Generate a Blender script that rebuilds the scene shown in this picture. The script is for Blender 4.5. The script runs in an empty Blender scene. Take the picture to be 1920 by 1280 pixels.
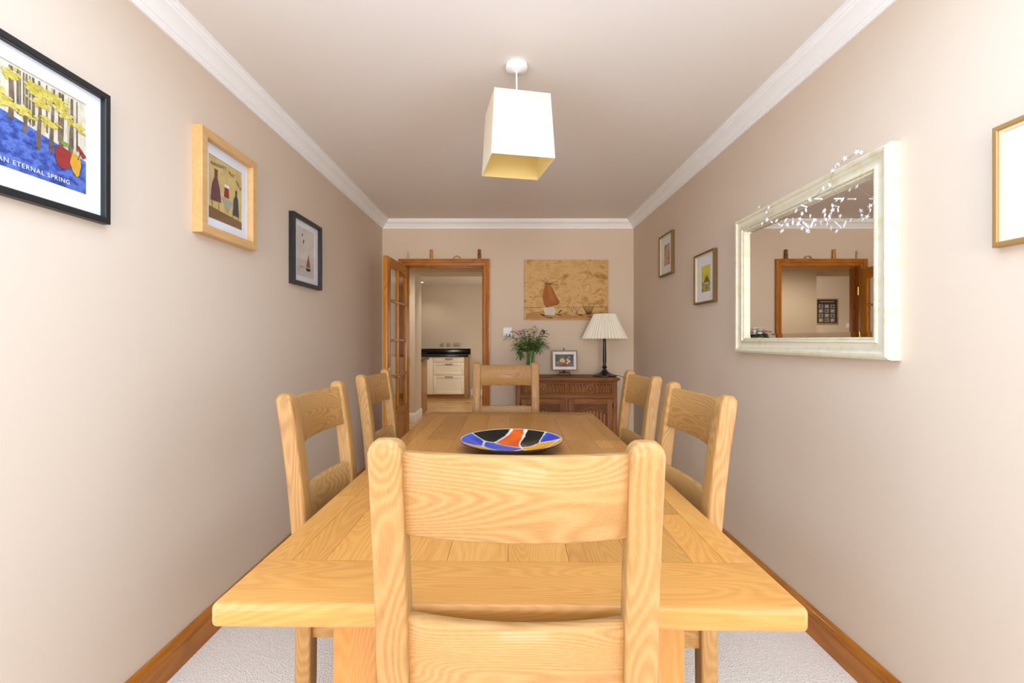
import bpy, bmesh, math, random
from mathutils import Vector, Matrix
random.seed(7)
R = math.radians
COL = bpy.context.scene.collection
SC = bpy.context.scene

def S(r, g, b):
    f = lambda c: (c/255/12.92) if c/255 <= .04045 else ((c/255+.055)/1.055)**2.4
    return (f(r), f(g), f(b), 1)

# ------------------------------------------------------------------ camera, world, daylight, exposure
cam_d = bpy.data.cameras.new('camera'); cam = bpy.data.objects.new('camera', cam_d); COL.objects.link(cam)
cam.location = (0, 0, 1.216); cam.rotation_euler = (R(90), 0, 0)
cam_d.sensor_width = 36; cam_d.lens = 15.99; cam_d.shift_x = .00625; cam_d.shift_y = -.0016
cam_d.clip_start = .05
SC.camera = cam
vs = SC.view_settings
vs.view_transform = 'Standard'; vs.look = 'None'; vs.gamma = 1; vs.use_curve_mapping = False
vs.exposure = 0.0
world = bpy.data.worlds.new('daylight'); SC.world = world; world.use_nodes = True
world.node_tree.nodes['Background'].inputs[0].default_value = (.80, .90, 1, 1)
world.node_tree.nodes['Background'].inputs[1].default_value = 1.2

def area(name, loc, rot, sx, sy, power, col):
    l = bpy.data.lights.new(name, 'AREA'); l.shape = 'RECTANGLE'; l.size = sx; l.size_y = sy
    l.energy = power; l.color = col
    o = bpy.data.objects.new(name, l); COL.objects.link(o); o.location = loc; o.rotation_euler = rot
    return o
# daylight that falls through the patio window behind the camera
FILL_TINT = (.70, .96, 1.36)          # cool tint for the added side and roof lamps
GARDEN = (.98, .95, .91)      # paler light off the sunlit garden
area('window_daylight', (.02, -5.8, 1.2), (R(90), 0, 0), 2.2, 2.1, 330, GARDEN)
area('rooflight_fill', (.02, .35, 2.56), (0, 0, 0), 1.9, 1.8, 46, FILL_TINT)  # added rooflight lamp, lights table top and walls from above
# side lamps behind invented windows, added to brighten the walls
area('side_fill_left', (-1.5, -.15, 1.2), (R(90), 0, R(-90)), 1.9, 1.9, 43, FILL_TINT)
area('side_fill_right', (1.55, -.15, 1.2), (R(90), 0, R(90)), 1.9, 1.9, 43, FILL_TINT)
# lamps added for an assumed kitchen window round the corner and the far room
area('kitchen_fill', (.85, 8.5, 1.5), (R(90), 0, R(90)), 1.4, 1.1, 15, (1, .98, .94))
area('far_room_fill', (-3.0, 7.45, 2.1), (R(60), 0, 0), .9, .5, 9, (1, .98, .94))

# ------------------------------------------------------------------ materials
def nodes(m):
    m.use_nodes = True
    return m.node_tree.nodes, m.node_tree.links, m.node_tree.nodes['Principled BSDF']

def plain(name, col, rough=.5, metal=0, bump=0, bscale=200, var=0, vscale=8, coat=0):
    m = bpy.data.materials.new(name); n, l, b = nodes(m)
    b.inputs['Base Color'].default_value = col; b.inputs['Roughness'].default_value = rough
    b.inputs['Metallic'].default_value = metal; b.inputs['Coat Weight'].default_value = coat
    tc = n.new('ShaderNodeTexCoord')
    if var:
        nz = n.new('ShaderNodeTexNoise'); nz.inputs['Scale'].default_value = vscale; nz.inputs['Detail'].default_value = 6
        l.new(tc.outputs['Object'], nz.inputs['Vector'])
        mx = n.new('ShaderNodeMix'); mx.data_type = 'RGBA'
        mx.inputs[6].default_value = tuple(c*(1-var) for c in col[:3])+(1,)
        mx.inputs[7].default_value = tuple(min(1, c*(1+var)) for c in col[:3])+(1,)
        l.new(nz.outputs['Fac'], mx.inputs[0]); l.new(mx.outputs[2], b.inputs['Base Color'])
    if bump:
        nb = n.new('ShaderNodeTexNoise'); nb.inputs['Scale'].default_value = bscale; nb.inputs['Detail'].default_value = 4
        l.new(tc.outputs['Object'], nb.inputs['Vector'])
        bp = n.new('ShaderNodeBump'); bp.inputs['Strength'].default_value = bump; bp.inputs['Distance'].default_value = .003
        l.new(nb.outputs['Fac'], bp.inputs['Height']); l.new(bp.outputs[0], b.inputs['Normal'])
    return m

def wood(name, dark, mid, light, axis, rough=.4, ring=1.0, fibre=1.0, coat=.15, rings_across=55, knots=False, tonek=.36):
    m = bpy.data.materials.new(name); n, l, b = nodes(m)
    b.inputs['Roughness'].default_value = rough; b.inputs['Coat Weight'].default_value = coat
    b.inputs['Coat Roughness'].default_value = .10; b.inputs['Specular IOR Level'].default_value = .3
    tc = n.new('ShaderNodeTexCoord'); oi = n.new('ShaderNodeObjectInfo')
    at = n.new('ShaderNodeAttribute'); at.attribute_name = 'tone'
    mul = n.new('ShaderNodeMath'); mul.operation = 'MULTIPLY_ADD'
    l.new(oi.outputs['Random'], mul.inputs[0]); mul.inputs[1].default_value = 3.7
    t7 = n.new('ShaderNodeMath'); t7.operation = 'MULTIPLY'; l.new(at.outputs['Fac'], t7.inputs[0]); t7.inputs[1].default_value = 9.3
    l.new(t7.outputs[0], mul.inputs[2])
    off = n.new('ShaderNodeVectorMath'); off.operation = 'ADD'
    cmb = n.new('ShaderNodeCombineXYZ')
    for k in range(3): l.new(mul.outputs[0], cmb.inputs[k])
    l.new(tc.outputs['Object'], off.inputs[0]); l.new(cmb.outputs[0], off.inputs[1])
    def mapped(across, along):
        mp = n.new('ShaderNodeMapping')
        s = [across]*3; s['xyz'.index(axis)] = along
        mp.inputs['Scale'].default_value = s
        l.new(off.outputs[0], mp.inputs['Vector']); return mp.outputs[0]
    fine = n.new('ShaderNodeTexNoise'); fine.inputs['Scale'].default_value = 1; fine.inputs['Detail'].default_value = 5
    fine.inputs['Roughness'].default_value = .65
    l.new(mapped(520, 11), fine.inputs['Vector'])
    med = n.new('ShaderNodeTexNoise'); med.inputs['Scale'].default_value = 1; med.inputs['Detail'].default_value = 1
    l.new(mapped(9, 1.5), med.inputs['Vector'])
    # growth rings: bands of a slowly warped distance field, so flat-sawn faces show cathedral arches
    ma = n.new('ShaderNodeMath'); ma.operation = 'MULTIPLY'; l.new(med.outputs['Fac'], ma.inputs[0]); ma.inputs[1].default_value = rings_across
    sn = n.new('ShaderNodeMath'); sn.operation = 'SINE'; l.new(ma.outputs[0], sn.inputs[0])
    rg = n.new('ShaderNodeMath'); rg.operation = 'MULTIPLY_ADD'; l.new(sn.outputs[0], rg.inputs[0]); rg.inputs[1].default_value = .16*ring
    fsc = n.new('ShaderNodeMath'); fsc.operation = 'MULTIPLY_ADD'; l.new(fine.outputs['Fac'], fsc.inputs[0]); fsc.inputs[1].default_value = .8*fibre; fsc.inputs[2].default_value = .5-.4*fibre
    l.new(fsc.outputs[0], rg.inputs[2])
    bl = n.new('ShaderNodeTexNoise'); bl.inputs['Scale'].default_value = 1; bl.inputs['Detail'].default_value = 2
    l.new(mapped(5, 1.1), bl.inputs['Vector'])
    b2 = n.new('ShaderNodeMath'); b2.operation = 'MULTIPLY_ADD'; l.new(bl.outputs['Fac'], b2.inputs[0]); b2.inputs[1].default_value = .5; l.new(rg.outputs[0], b2.inputs[2])
    b3 = n.new('ShaderNodeMath'); b3.operation = 'SUBTRACT'; l.new(b2.outputs[0], b3.inputs[0]); b3.inputs[1].default_value = .25
    rp = n.new('ShaderNodeValToRGB'); e = rp.color_ramp.elements
    e[0].position = .12; e[0].color = dark; e[1].position = .88; e[1].color = light
    x = e.new(.5); x.color = mid
    l.new(b3.outputs[0], rp.inputs['Fac'])
    tn = n.new('ShaderNodeMath'); tn.operation = 'MULTIPLY_ADD'; l.new(at.outputs['Fac'], tn.inputs[0]); tn.inputs[1].default_value = tonek; tn.inputs[2].default_value = 1-tonek/2
    vm = n.new('ShaderNodeVectorMath'); vm.operation = 'SCALE'
    l.new(rp.outputs['Color'], vm.inputs[0]); l.new(tn.outputs[0], vm.inputs['Scale'])
    if knots:
        vo = n.new('ShaderNodeTexVoronoi'); vo.inputs['Scale'].default_value = 1; l.new(mapped(4.5, 2.2), vo.inputs['Vector'])
        kr = n.new('ShaderNodeMapRange'); kr.inputs[1].default_value = .03; kr.inputs[2].default_value = .09
        l.new(vo.outputs['Distance'], kr.inputs[0])
        km = n.new('ShaderNodeMix'); km.data_type = 'RGBA'; km.inputs[6].default_value = S(70, 36, 14)
        l.new(kr.outputs[0], km.inputs[0]); l.new(vm.outputs[0], km.inputs[7]); l.new(km.outputs[2], b.inputs['Base Color'])
    else:
        l.new(vm.outputs[0], b.inputs['Base Color'])
    bp = n.new('ShaderNodeBump'); bp.inputs['Strength'].default_value = .12; bp.inputs['Distance'].default_value = .001
    l.new(fine.outputs['Fac'], bp.inputs['Height']); l.new(bp.outputs[0], b.inputs['Normal'])
    return m

def woods(name, d, mi, li, **k):
    return {a: wood(name+'_'+a, d, mi, li, a, **k) for a in 'xyz'}

OAK = woods('oak', S(138, 92, 44), S(167, 122, 67), S(182, 142, 88), rough=.5, coat=.12, ring=.75, fibre=.75, rings_across=230)
OAKT = woods('oak_table', S(154, 94, 38), S(182, 123, 55), S(196, 142, 74), rough=.5, coat=.3, ring=.5, fibre=.75, rings_across=200)
PINE = woods('stained_pine', S(146, 84, 22), S(178, 108, 32), S(194, 126, 46), rough=.4, ring=.8)
PINEDOOR = woods('stained_door', S(160, 96, 24), S(188, 118, 34), S(204, 136, 50), rough=.35, ring=.6)
DARK = woods('old_oak', S(100, 58, 26), S(138, 86, 42), S(162, 108, 60), rough=.55, ring=.5, coat=0, tonek=.95)  # wide tone range, so carving shade can sit in the colour
BEECH = woods('beech', S(196, 148, 92), S(212, 166, 108), S(226, 184, 128), rough=.4, ring=.4)
PANELOAK = woods('panel_oak', S(150, 106, 60), S(172, 128, 80), S(186, 144, 96), rough=.5, ring=.5)
FLOOROAK = woods('floor_oak', S(150, 110, 64), S(190, 150, 98), S(212, 176, 124), rough=.35)
CARVED = woods('carved_wood', S(160, 108, 50), S(196, 142, 80), S(214, 166, 104), rough=.5)

wall_m = plain('wall_paint', S(217, 197, 174), .85, bump=.05, bscale=350)
ceil_m = plain('ceiling_paint', S(236, 227, 217), .9)
kwall_m = plain('kitchen_paint', S(216, 200, 178), .85)
white_m = plain('white_gloss_paint', S(240, 238, 234), .4)
cov_m = plain('coving_paint', S(250, 248, 244), .5)
plastic_m = plain('white_plastic', S(240, 240, 240), .3)
greyp_m = plain('brushed_steel', S(168, 158, 148), .45, metal=.3)
black_m = plain('black_lacquer', S(22, 20, 19), .35)
iron_m = plain('dark_iron', S(26, 24, 23), .3)
blackf_m = plain('black_wood_frame', S(30, 29, 28), .4, var=.4, vscale=60)
granite_m = plain('black_granite', S(18, 18, 20), .15, var=.5, vscale=300)
cream_m = plain('cream_cabinet', S(243, 233, 210), .45)
gold_m = plain('champagne_gold', S(196, 168, 112), .42, metal=.55)
brass_m = plain('brass', S(190, 150, 80), .3, metal=.9)
mat_m = plain('mount_board', S(238, 237, 238), .9)
paper_m = plain('white_paper', S(246, 246, 246), .9)
mirror_m = plain('mirror_silver', (.93, .92, .90, 1), 0.0, metal=1)
chrome_m = plain('chrome', S(210, 205, 200), .2, metal=1)

def carpet():
    m = bpy.data.materials.new('cream_carpet'); n, l, b = nodes(m)
    tc = n.new('ShaderNodeTexCoord')
    v = n.new('ShaderNodeTexVoronoi'); v.inputs['Scale'].default_value = 190; l.new(tc.outputs['Object'], v.inputs['Vector'])
    z = n.new('ShaderNodeTexNoise'); z.inputs['Scale'].default_value = 170; z.inputs['Detail'].default_value = 2; l.new(tc.outputs['Object'], z.inputs['Vector'])
    rp = n.new('ShaderNodeValToRGB'); e = rp.color_ramp.elements
    e[0].position = .28; e[0].color = S(214, 202, 190); e[1].position = .48; e[1].color = S(244, 234, 222)
    l.new(z.outputs['Fac'], rp.inputs[0]); l.new(rp.outputs[0], b.inputs['Base Color']); b.inputs['Roughness'].default_value = 1
    bp = n.new('ShaderNodeBump'); bp.inputs['Strength'].default_value = .45; bp.inputs['Distance'].default_value = .006
    l.new(v.outputs['Distance'], bp.inputs['Height']); l.new(bp.outputs[0], b.inputs['Normal'])
    return m
carpet_m = carpet()

def glass(name, tint=(1, 1, 1, 1), ior=1.5):
    m = bpy.data.materials.new(name); m.use_nodes = True; n = m.node_tree.nodes; l = m.node_tree.links
    n.remove(n['Principled BSDF'])
    out = n['Material Output']; t = n.new('ShaderNodeBsdfTransparent'); t.inputs[0].default_value = tint
    g = n.new('ShaderNodeBsdfGlossy'); g.inputs['Roughness'].default_value = .02
    f = n.new('ShaderNodeFresnel'); f.inputs[0].default_value = ior
    geo = n.new('ShaderNodeNewGeometry'); fm = n.new('ShaderNodeMath'); fm.operation = 'MULTIPLY'
    inv = n.new('ShaderNodeMath'); inv.operation = 'SUBTRACT'; inv.inputs[0].default_value = 1   # only the entry face mirrors
    l.new(geo.outputs['Backfacing'], inv.inputs[1]); l.new(f.outputs[0], fm.inputs[0]); l.new(inv.outputs[0], fm.inputs[1])
    mx = n.new('ShaderNodeMixShader'); l.new(fm.outputs[0], mx.inputs[0]); l.new(t.outputs[0], mx.inputs[1]); l.new(g.outputs[0], mx.inputs[2])
    l.new(mx.outputs[0], out.inputs[0]); return m
glass_m = glass('clear_glass')
vase_m = glass('vase_glass', (.88, .95, .86, 1))

def emit(name, col, s):
    m = bpy.data.materials.new(name); n, l, b = nodes(m)
    b.inputs['Emission Color'].default_value = col; b.inputs['Emission Strength'].default_value = s
    return m

def shade_mat(name, col, tr):
    m = bpy.data.materials.new(name); m.use_nodes = True; n = m.node_tree.nodes; l = m.node_tree.links
    n.remove(n['Principled BSDF']); out = n['Material Output']
    d = n.new('ShaderNodeBsdfDiffuse'); d.inputs[0].default_value = col
    t = n.new('ShaderNodeBsdfTranslucent'); t.inputs[0].default_value = col
    mx = n.new('ShaderNodeMixShader'); mx.inputs[0].default_value = tr
    l.new(d.outputs[0], mx.inputs[1]); l.new(t.outputs[0], mx.inputs[2]); l.new(mx.outputs[0], out.inputs[0]); return m

def cream_paint():
    m = bpy.data.materials.new('distressed_cream'); n, l, b = nodes(m)
    tc = n.new('ShaderNodeTexCoord'); mp = n.new('ShaderNodeMapping'); mp.inputs['Scale'].default_value = (20, 30, 20)
    l.new(tc.outputs['Object'], mp.inputs[0])
    z = n.new('ShaderNodeTexNoise'); z.inputs['Scale'].default_value = 1.4; z.inputs['Detail'].default_value = 6; l.new(mp.outputs[0], z.inputs['Vector'])
    rp = n.new('ShaderNodeValToRGB'); e = rp.color_ramp.elements
    e[0].position = .28; e[0].color = S(214, 200, 158); e[1].position = .50; e[1].color = S(224, 214, 186)
    l.new(z.outputs['Fac'], rp.inputs[0]); l.new(rp.outputs[0], b.inputs['Base Color']); b.inputs['Roughness'].default_value = .45
    return m
creamframe_m = cream_paint()

def paint_noise(name, cols, scale=8, stretch=(1, 1, 1), detail=8, dist=0):
    m = bpy.data.materials.new(name); n, l, b = nodes(m)
    tc = n.new('ShaderNodeTexCoord'); mp = n.new('ShaderNodeMapping'); mp.inputs['Scale'].default_value = stretch
    l.new(tc.outputs['Object'], mp.inputs[0])
    z = n.new('ShaderNodeTexNoise'); z.inputs['Scale'].default_value = scale; z.inputs['Detail'].default_value = detail
    z.inputs['Roughness'].default_value = .65; z.inputs['Distortion'].default_value = dist
    l.new(mp.outputs[0], z.inputs['Vector'])
    rp = n.new('ShaderNodeValToRGB'); e = rp.color_ramp.elements
    k = len(cols); lo, hi = .3, .7
    e[0].position = lo; e[0].color = cols[0]; e[1].position = hi; e[1].color = cols[-1]
    for i in range(1, k-1):
        x = e.new(lo+(hi-lo)*i/(k-1)); x.color = cols[i]
    l.new(z.outputs['Fac'], rp.inputs[0]); l.new(rp.outputs[0], b.inputs['Base Color']); b.inputs['Roughness'].default_value = .8
    return m

# ------------------------------------------------------------------ mesh helpers
class MB:
    def __init__(s):
        s.bm = bmesh.new(); s.t = s.bm.loops.layers.float.new('tone')
    def merge(s, bm, mat=0, tone=.5, mtx=None):
        m = {}
        for v in bm.verts: m[v] = s.bm.verts.new(mtx @ v.co if mtx else v.co)
        for f in bm.faces:
            try: nf = s.bm.faces.new([m[v] for v in f.verts])
            except ValueError: continue
            nf.material_index = mat
            for lp in nf.loops: lp[s.t] = tone
        bm.free(); return s
    def box(s, x0, x1, y0, y1, z0, z1, bev=0, mat=0, tone=.5, mtx=None, pick=None, seg=2):
        bm = bmesh.new(); bmesh.ops.create_cube(bm, size=1)
        for v in bm.verts:
            v.co = Vector((x0 if v.co.x < 0 else x1, y0 if v.co.y < 0 else y1, z0 if v.co.z < 0 else z1))
        if bev:
            ed = [e for e in bm.edges if pick is None or pick((e.verts[0].co+e.verts[1].co)/2)]
            if ed: bmesh.ops.bevel(bm, geom=ed, offset=bev, segments=seg, profile=.5, affect='EDGES')
        return s.merge(bm, mat, tone, mtx)
    def poly(s, pts, mat=0, tone=.5):
        f = s.bm.faces.new([s.bm.verts.new(p) for p in pts]); f.material_index = mat
        for lp in f.loops: lp[s.t] = tone
        return s
    def rings(s, rings, mat=0, tone=.5, closed=True, cap=True, loop=False):
        vs = [[s.bm.verts.new(p) for p in r] for r in rings]
        n = len(rings[0]); fs = []
        pr = list(zip(vs, vs[1:])) + ([(vs[-1], vs[0])] if loop else [])
        for a, b in pr:
            for i in range(n if closed else n-1):
                j = (i+1) % n
                fs.append(s.bm.faces.new([a[i], a[j], b[j], b[i]]))
        if cap and closed and not loop:
            fs.append(s.bm.faces.new(vs[0][::-1])); fs.append(s.bm.faces.new(vs[-1]))
        for f in fs:
            f.material_index = mat
            for lp in f.loops: lp[s.t] = tone
        return s
    def lathe(s, prof, n=32, c=(0, 0, 0), mat=0, cap=True, mtx=None):
        rs = []
        for r, z in prof:
            ring = [Vector((c[0]+r*math.cos(2*math.pi*i/n), c[1]+r*math.sin(2*math.pi*i/n), c[2]+z)) for i in range(n)]
            rs.append([mtx @ p for p in ring] if mtx else ring)
        return s.rings(rs, mat, cap=cap)
    def tube(s, pts, r, n=8, mat=0, taper=None, tone=.5):
        pts = [Vector(p) for p in pts]; rs = []
        for i, p in enumerate(pts):
            d = (pts[min(i+1, len(pts)-1)]-pts[max(i-1, 0)]).normalized()
            u = d.cross(Vector((0, 0, 1)) if abs(d.z) < .9 else Vector((1, 0, 0))).normalized(); w = d.cross(u)
            rr = r*(taper[i] if taper else 1)
            rs.append([p+(u*math.cos(2*math.pi*k/n)+w*math.sin(2*math.pi*k/n))*rr for k in range(n)])
        return s.rings(rs, mat, tone)
    def build(s, name, mats, parent=None, smooth=35):
        bmesh.ops.recalc_face_normals(s.bm, faces=s.bm.faces)
        me = bpy.data.meshes.new(name); s.bm.to_mesh(me); s.bm.free()
        for m in (mats if isinstance(mats, (list, tuple)) else [mats]): me.materials.append(m)
        if smooth:
            for p in me.polygons: p.use_smooth = True
            me.set_sharp_from_angle(angle=R(smooth))
        o = bpy.data.objects.new(name, me); COL.objects.link(o)
        if parent: o.parent = parent
        return o

def tag(o, label=None, cat=None, group=None, kind=None):
    if label: o['label'] = label
    if cat: o['category'] = cat
    if group: o['group'] = group
    if kind: o['kind'] = kind
    return o
def thing(name, label, cat, loc=(0, 0, 0), rz=0, group=None):
    o = bpy.data.objects.new(name, None); COL.objects.link(o); o.empty_display_size = .1
    o.location = loc; o.rotation_euler = (0, 0, R(rz)); return tag(o, label, cat, group)
def copy_tree(o, parent=None):
    c = o.copy(); COL.objects.link(c)
    if parent: c.parent = parent
    for ch in list(o.children): copy_tree(ch, c)
    return c
def struct(o): return tag(o, kind='structure')
def bez(a, b, c, n=8):
    a, b, c = Vector(a), Vector(b), Vector(c)
    return [a*(1-t)**2+b*2*t*(1-t)+c*t*t for t in [i/n for i in range(n+1)]]

# ------------------------------------------------------------------ the setting
XL, XR, YB, H = -1.225, 1.272, 4.52, 2.4
YR = -5.5; YB2 = 4.64
DX0, DX1, DZ = -1.005, -.210, 1.962          # doorway opening
XKL, XKR, YK = -4.25, .9, 9.95               # hall and kitchen beyond
def simple(name, boxes, mat, smooth=0):
    m = MB()
    for b in boxes: m.box(*b)
    return struct(m.build(name, mat, smooth=smooth))
simple('floor', [(XL-.1, XR+.1, YR-.1, 4.58, -.1, 0)], carpet_m)
RX0, RX1, RY0, RY1 = -.95, .99, -.60, 1.30      # rooflight added for its light, above the camera
simple('ceiling', [(XKL-.1, XR+.1, RY1, YK+.1, H, H+.1), (XKL-.1, XR+.1, YR-.1, RY0, H, H+.1), (XKL-.1, RX0, RY0, RY1, H, H+.1), (RX1, XR+.1, RY0, RY1, H, H+.1)], ceil_m)
BY0, BY1, BZ0, BZ1 = -1.1, .80, .30, 2.12   # side windows added for their light
for nm, a_, b_ in (('wall_left', XL-.1, XL), ('wall_right', XR, XR+.1)):
    simple(nm, [(a_, b_, YR, BY0, 0, H), (a_, b_, BY1, YB, 0, H), (a_, b_, BY0, BY1, 0, BZ0), (a_, b_, BY0, BY1, BZ1, H)], wall_m)
simple('wall_back', [(XL-.1, DX0, YB, YB2, 0, H), (DX1, XR+.1, YB, YB2, 0, H), (DX0, DX1, YB, YB2, DZ, H)], wall_m)
WX0, WX1, WZ0, WZ1 = -1.08, 1.12, .06, 2.14
simple('wall_rear', [(XL-.1, WX0, YR-.1, YR, 0, H), (WX1, XR+.1, YR-.1, YR, 0, H), (WX0, WX1, YR-.1, YR, WZ1, H), (WX0, WX1, YR-.1, YR, 0, WZ0)], wall_m)
# patio window behind the camera
win = thing('window_1', None, None, ((WX0+WX1)/2, YR-.05, WZ0)); struct(win)
m = MB(); w2 = (WX1-WX0)/2; hh = WZ1-WZ0
m.box(-w2, -w2+.06, -.03, .03, 0, hh, .004).box(w2-.06, w2, -.03, .03, 0, hh, .004)
m.box(-w2+.06, w2-.06, -.03, .03, 0, .06, .004).box(-w2+.06, w2-.06, -.03, .03, hh-.06, hh, .004).box(-.04, .04, -.03, .03, .06, hh-.06, .004)
m.build('window_frame', white_m, win)
MB().box(-w2+.06, -.04, -.004, .004, .06, hh-.06).build('pane', glass_m, win, 0)
MB().box(.04, w2-.06, -.004, .004, .06, hh-.06).build('pane', glass_m, win, 0)

wn = thing('added_rooflight', None, None, ((RX0+RX1)/2, (RY0+RY1)/2, H+.05)); struct(wn); m = MB(); w2 = (RX1-RX0)/2; hh = (RY1-RY0)/2  # invented rooflight, there to let its lamp in
m.box(-w2, -w2+.05, -hh, hh, -.03, .03, .004).box(w2-.05, w2, -hh, hh, -.03, .03, .004).box(-w2+.05, w2-.05, -hh, -hh+.05, -.03, .03, .004).box(-w2+.05, w2-.05, hh-.05, hh, -.03, .03, .004)
m.build('window_frame', white_m, wn); MB().box(-w2+.05, w2-.05, -hh+.05, hh-.05, -.004, .004).build('pane', glass_m, wn, 0)  # frame and pane of the added rooflight
for nm, xw in (('added_window_2', XL-.05), ('added_window_3', XR+.05)):  # invented side windows, there for the side lamps
    wn = thing(nm, None, None, (xw, (BY0+BY1)/2, BZ0)); struct(wn); m = MB(); w2 = (BY1-BY0)/2; hh = BZ1-BZ0
    m.box(-.03, .03, -w2, -w2+.06, 0, hh, .004).box(-.03, .03, w2-.06, w2, 0, hh, .004).box(-.03, .03, -w2+.06, w2-.06, 0, .06, .004).box(-.03, .03, -w2+.06, w2-.06, hh-.06, hh, .004)
    m.build('window_frame', white_m, wn); MB().box(-.004, .004, -w2+.06, w2-.06, .06, hh-.06).build('pane', glass_m, wn, 0)  # frames and panes of the added side windows

# coving: profile (offset from wall, drop from ceiling), mitred at the inside corners
COV = [(0, 0), (.081, 0), (.081, -.009), (.074, -.010), (.072, -.018), (.066, -.020), (.063, -.028), (.056, -.031), (.046, -.036), (.036, -.044), (.028, -.053), (.022, -.063), (.016, -.065), (.014, -.073), (.010, -.074), (.009, -.081), (0, -.081)]
def run(name, prof, mat, side, z0, sc=1.0, y1=None, axis_tone=.5, x0=XL, x1=XR, mit0=True, mit1=True):
    m = MB(); a, b = [], []
    for o, dz in prof:
        o *= sc
        if side == 'left': a.append((XL+o, YR+.001, z0+dz)); b.append((XL+o, YB-o, z0+dz))
        elif side == 'right': a.append((XR-o, YR+.001, z0+dz)); b.append((XR-o, YB-o, z0+dz))
        else: a.append((x0+(o if mit0 else 0), YB-o, z0+dz)); b.append((x1-(o if mit1 else 0), YB-o, z0+dz))
    m.rings([a, b]); return struct(m.build(name, mat, smooth=25))
run('trim_1', COV, cov_m, 'left', H); run('trim_2', COV, cov_m, 'back', H); run('trim_3', COV, cov_m, 'right', H)
SK = [(0, 0), (.022, 0), (.022, .078), (.019, .082), (.019, .085), (.022, .088), (.021, .100), (.015, .110), (.009, .115), (0, .115)]
run('baseboard_left', SK, PINE['y'], 'left', 0); run('baseboard_right', SK, PINE['y'], 'right', 0)
run('baseboard_back', SK, PINE['x'], 'back', 0, x0=DX1+.062, mit0=False)

# hall, thick wall with openings, kitchen and the far room
simple('wall_hall', [(-2.1, -1.345, 6.75, 7.25, 0, 2.225), (XKL, XKR, 6.75, 7.25, 2.225, H), (.62, XKR, 6.75, 7.25, 0, 2.225)], kwall_m)
simple('wall_kitchen_back', [(-2.45, XKR+.1, YK, YK+.1, 0, H)], kwall_m)
simple('wall_kitchen_right', [(XKR, XKR+.1, YB2, YK, 0, H)], kwall_m)
simple('wall_kitchen_left', [(XKL-.1, XKL, YB2, 8.88, 0, H)], kwall_m)
simple('wall_far_room', [(XKL, -2.35, 8.78, 8.88, 0, H), (-2.45, -2.35, 8.88, YK, 0, H)], kwall_m)
simple('wall_hall_front', [(XKL-.1, XL-.1, YB, YB2, 0, H)], kwall_m)
m = MB(); random.seed(3)
y = 4.58; k = 0
while y < YK:                                       # boards laid across in short staves
    x = XKL-random.random()*.5
    while x < XKR:
        L = .42+random.random()*.5
        m.box(max(x, XKL)+.0005, min(x+L, XKR)-.0005, y+.0005, min(y+.09, YK)-.0005, -.02, 0, tone=random.random()) if x+L > XKL+.01 else None
        x += L
    y += .09
struct(m.build('floor_kitchen', FLOOROAK['x'], smooth=0))
WS = [(0, 0), (.018, 0), (.018, .10), (.014, .112), (.010, .12), (.006, .135), (0, .135)]
m = MB()
m.rings([[(-2.1, 6.75-o, z) for o, z in WS], [(-1.345+o, 6.75-o, z) for o, z in WS], [(-1.345+o, 7.25, z) for o, z in WS]])
struct(m.build('baseboard_hall', white_m))
m = MB(); m.rings([[(-.77, YK-o, z) for o, z in WS], [(.17, YK-o, z) for o, z in WS]])
struct(m.build('baseboard_kitchen', white_m))

# doorway lining and architraves
m = MB()
m.box(DX0-.002, DX0+.016, YB-.002, YB2, 0, DZ, .002).box(DX1-.016, DX1+.002, YB-.002, YB2, 0, DZ, .002).box(DX0, DX1, YB-.002, YB2, DZ-.016, DZ+.002, .002)
m.box(DX1-.026, DX1-.014, YB+.045, YB2-.02, 0, DZ-.014, .002).box(DX0+.014, DX0+.026, YB+.045, YB2-.02, 0, DZ-.014, .002).box(DX0, DX1, YB+.045, YB2-.02, DZ-.026, DZ-.014, .002)
struct(m.build('trim_4', PINE['z']))
AR = [(0, 0), (0, .014), (.006, .018), (.022, .019), (.026, .014), (.031, .015), (.034, .022), (.052, .026), (.060, .032), (.072, .032), (.072, 0)]   # (outward, depth)
AR = [(o*.86, d) for o, d in AR]
m = MB()
o0, o1, zt = DX0+.008, DX1-.008, DZ-.008
m.rings([[(o0-o, YB-d, 0) for o, d in AR], [(o0-o, YB-d, zt+o) for o, d in AR]])
m.rings([[(o1+o, YB-d, 0) for o, d in AR], [(o1+o, YB-d, zt+o) for o, d in AR]])
struct(m.build('trim_5', PINE['z'], smooth=25))
m = MB(); m.rings([[(o0-o, YB-d, zt+o) for o, d in AR], [(o1+o, YB-d, zt+o) for o, d in AR]])
struct(m.build('trim_6', PINE['x'], smooth=25))

# ------------------------------------------------------------------ glazed door, standing open into the room
door = thing('door_1', None, None, (-.962, 4.462, .006)); struct(door)
door.rotation_euler = (0, 0, R(-90-2.2))            # local x runs from hinge to free edge, local +y faces the room
DW, DT, DH = .725, .038, 1.905
ROW = [.60, .895, 1.205, 1.545, 1.835]; CX = [.098, .342, .383, .627]; BAR = .018
m = MB(); h = DT/2
fv = lambda *a, **k: m.box(a[0], a[1], -h, h, a[2], a[3], .003, **k)
fv(0, .098, 0, DH, tone=.4); fv(DW-.098, DW, 0, DH, tone=.6)
m.box(.098, .627, -h, h, 0, .2, .002, tone=.5, mat=1).box(.098, .627, -h, h, .545, .60, .002, mat=1, tone=.55)
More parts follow.
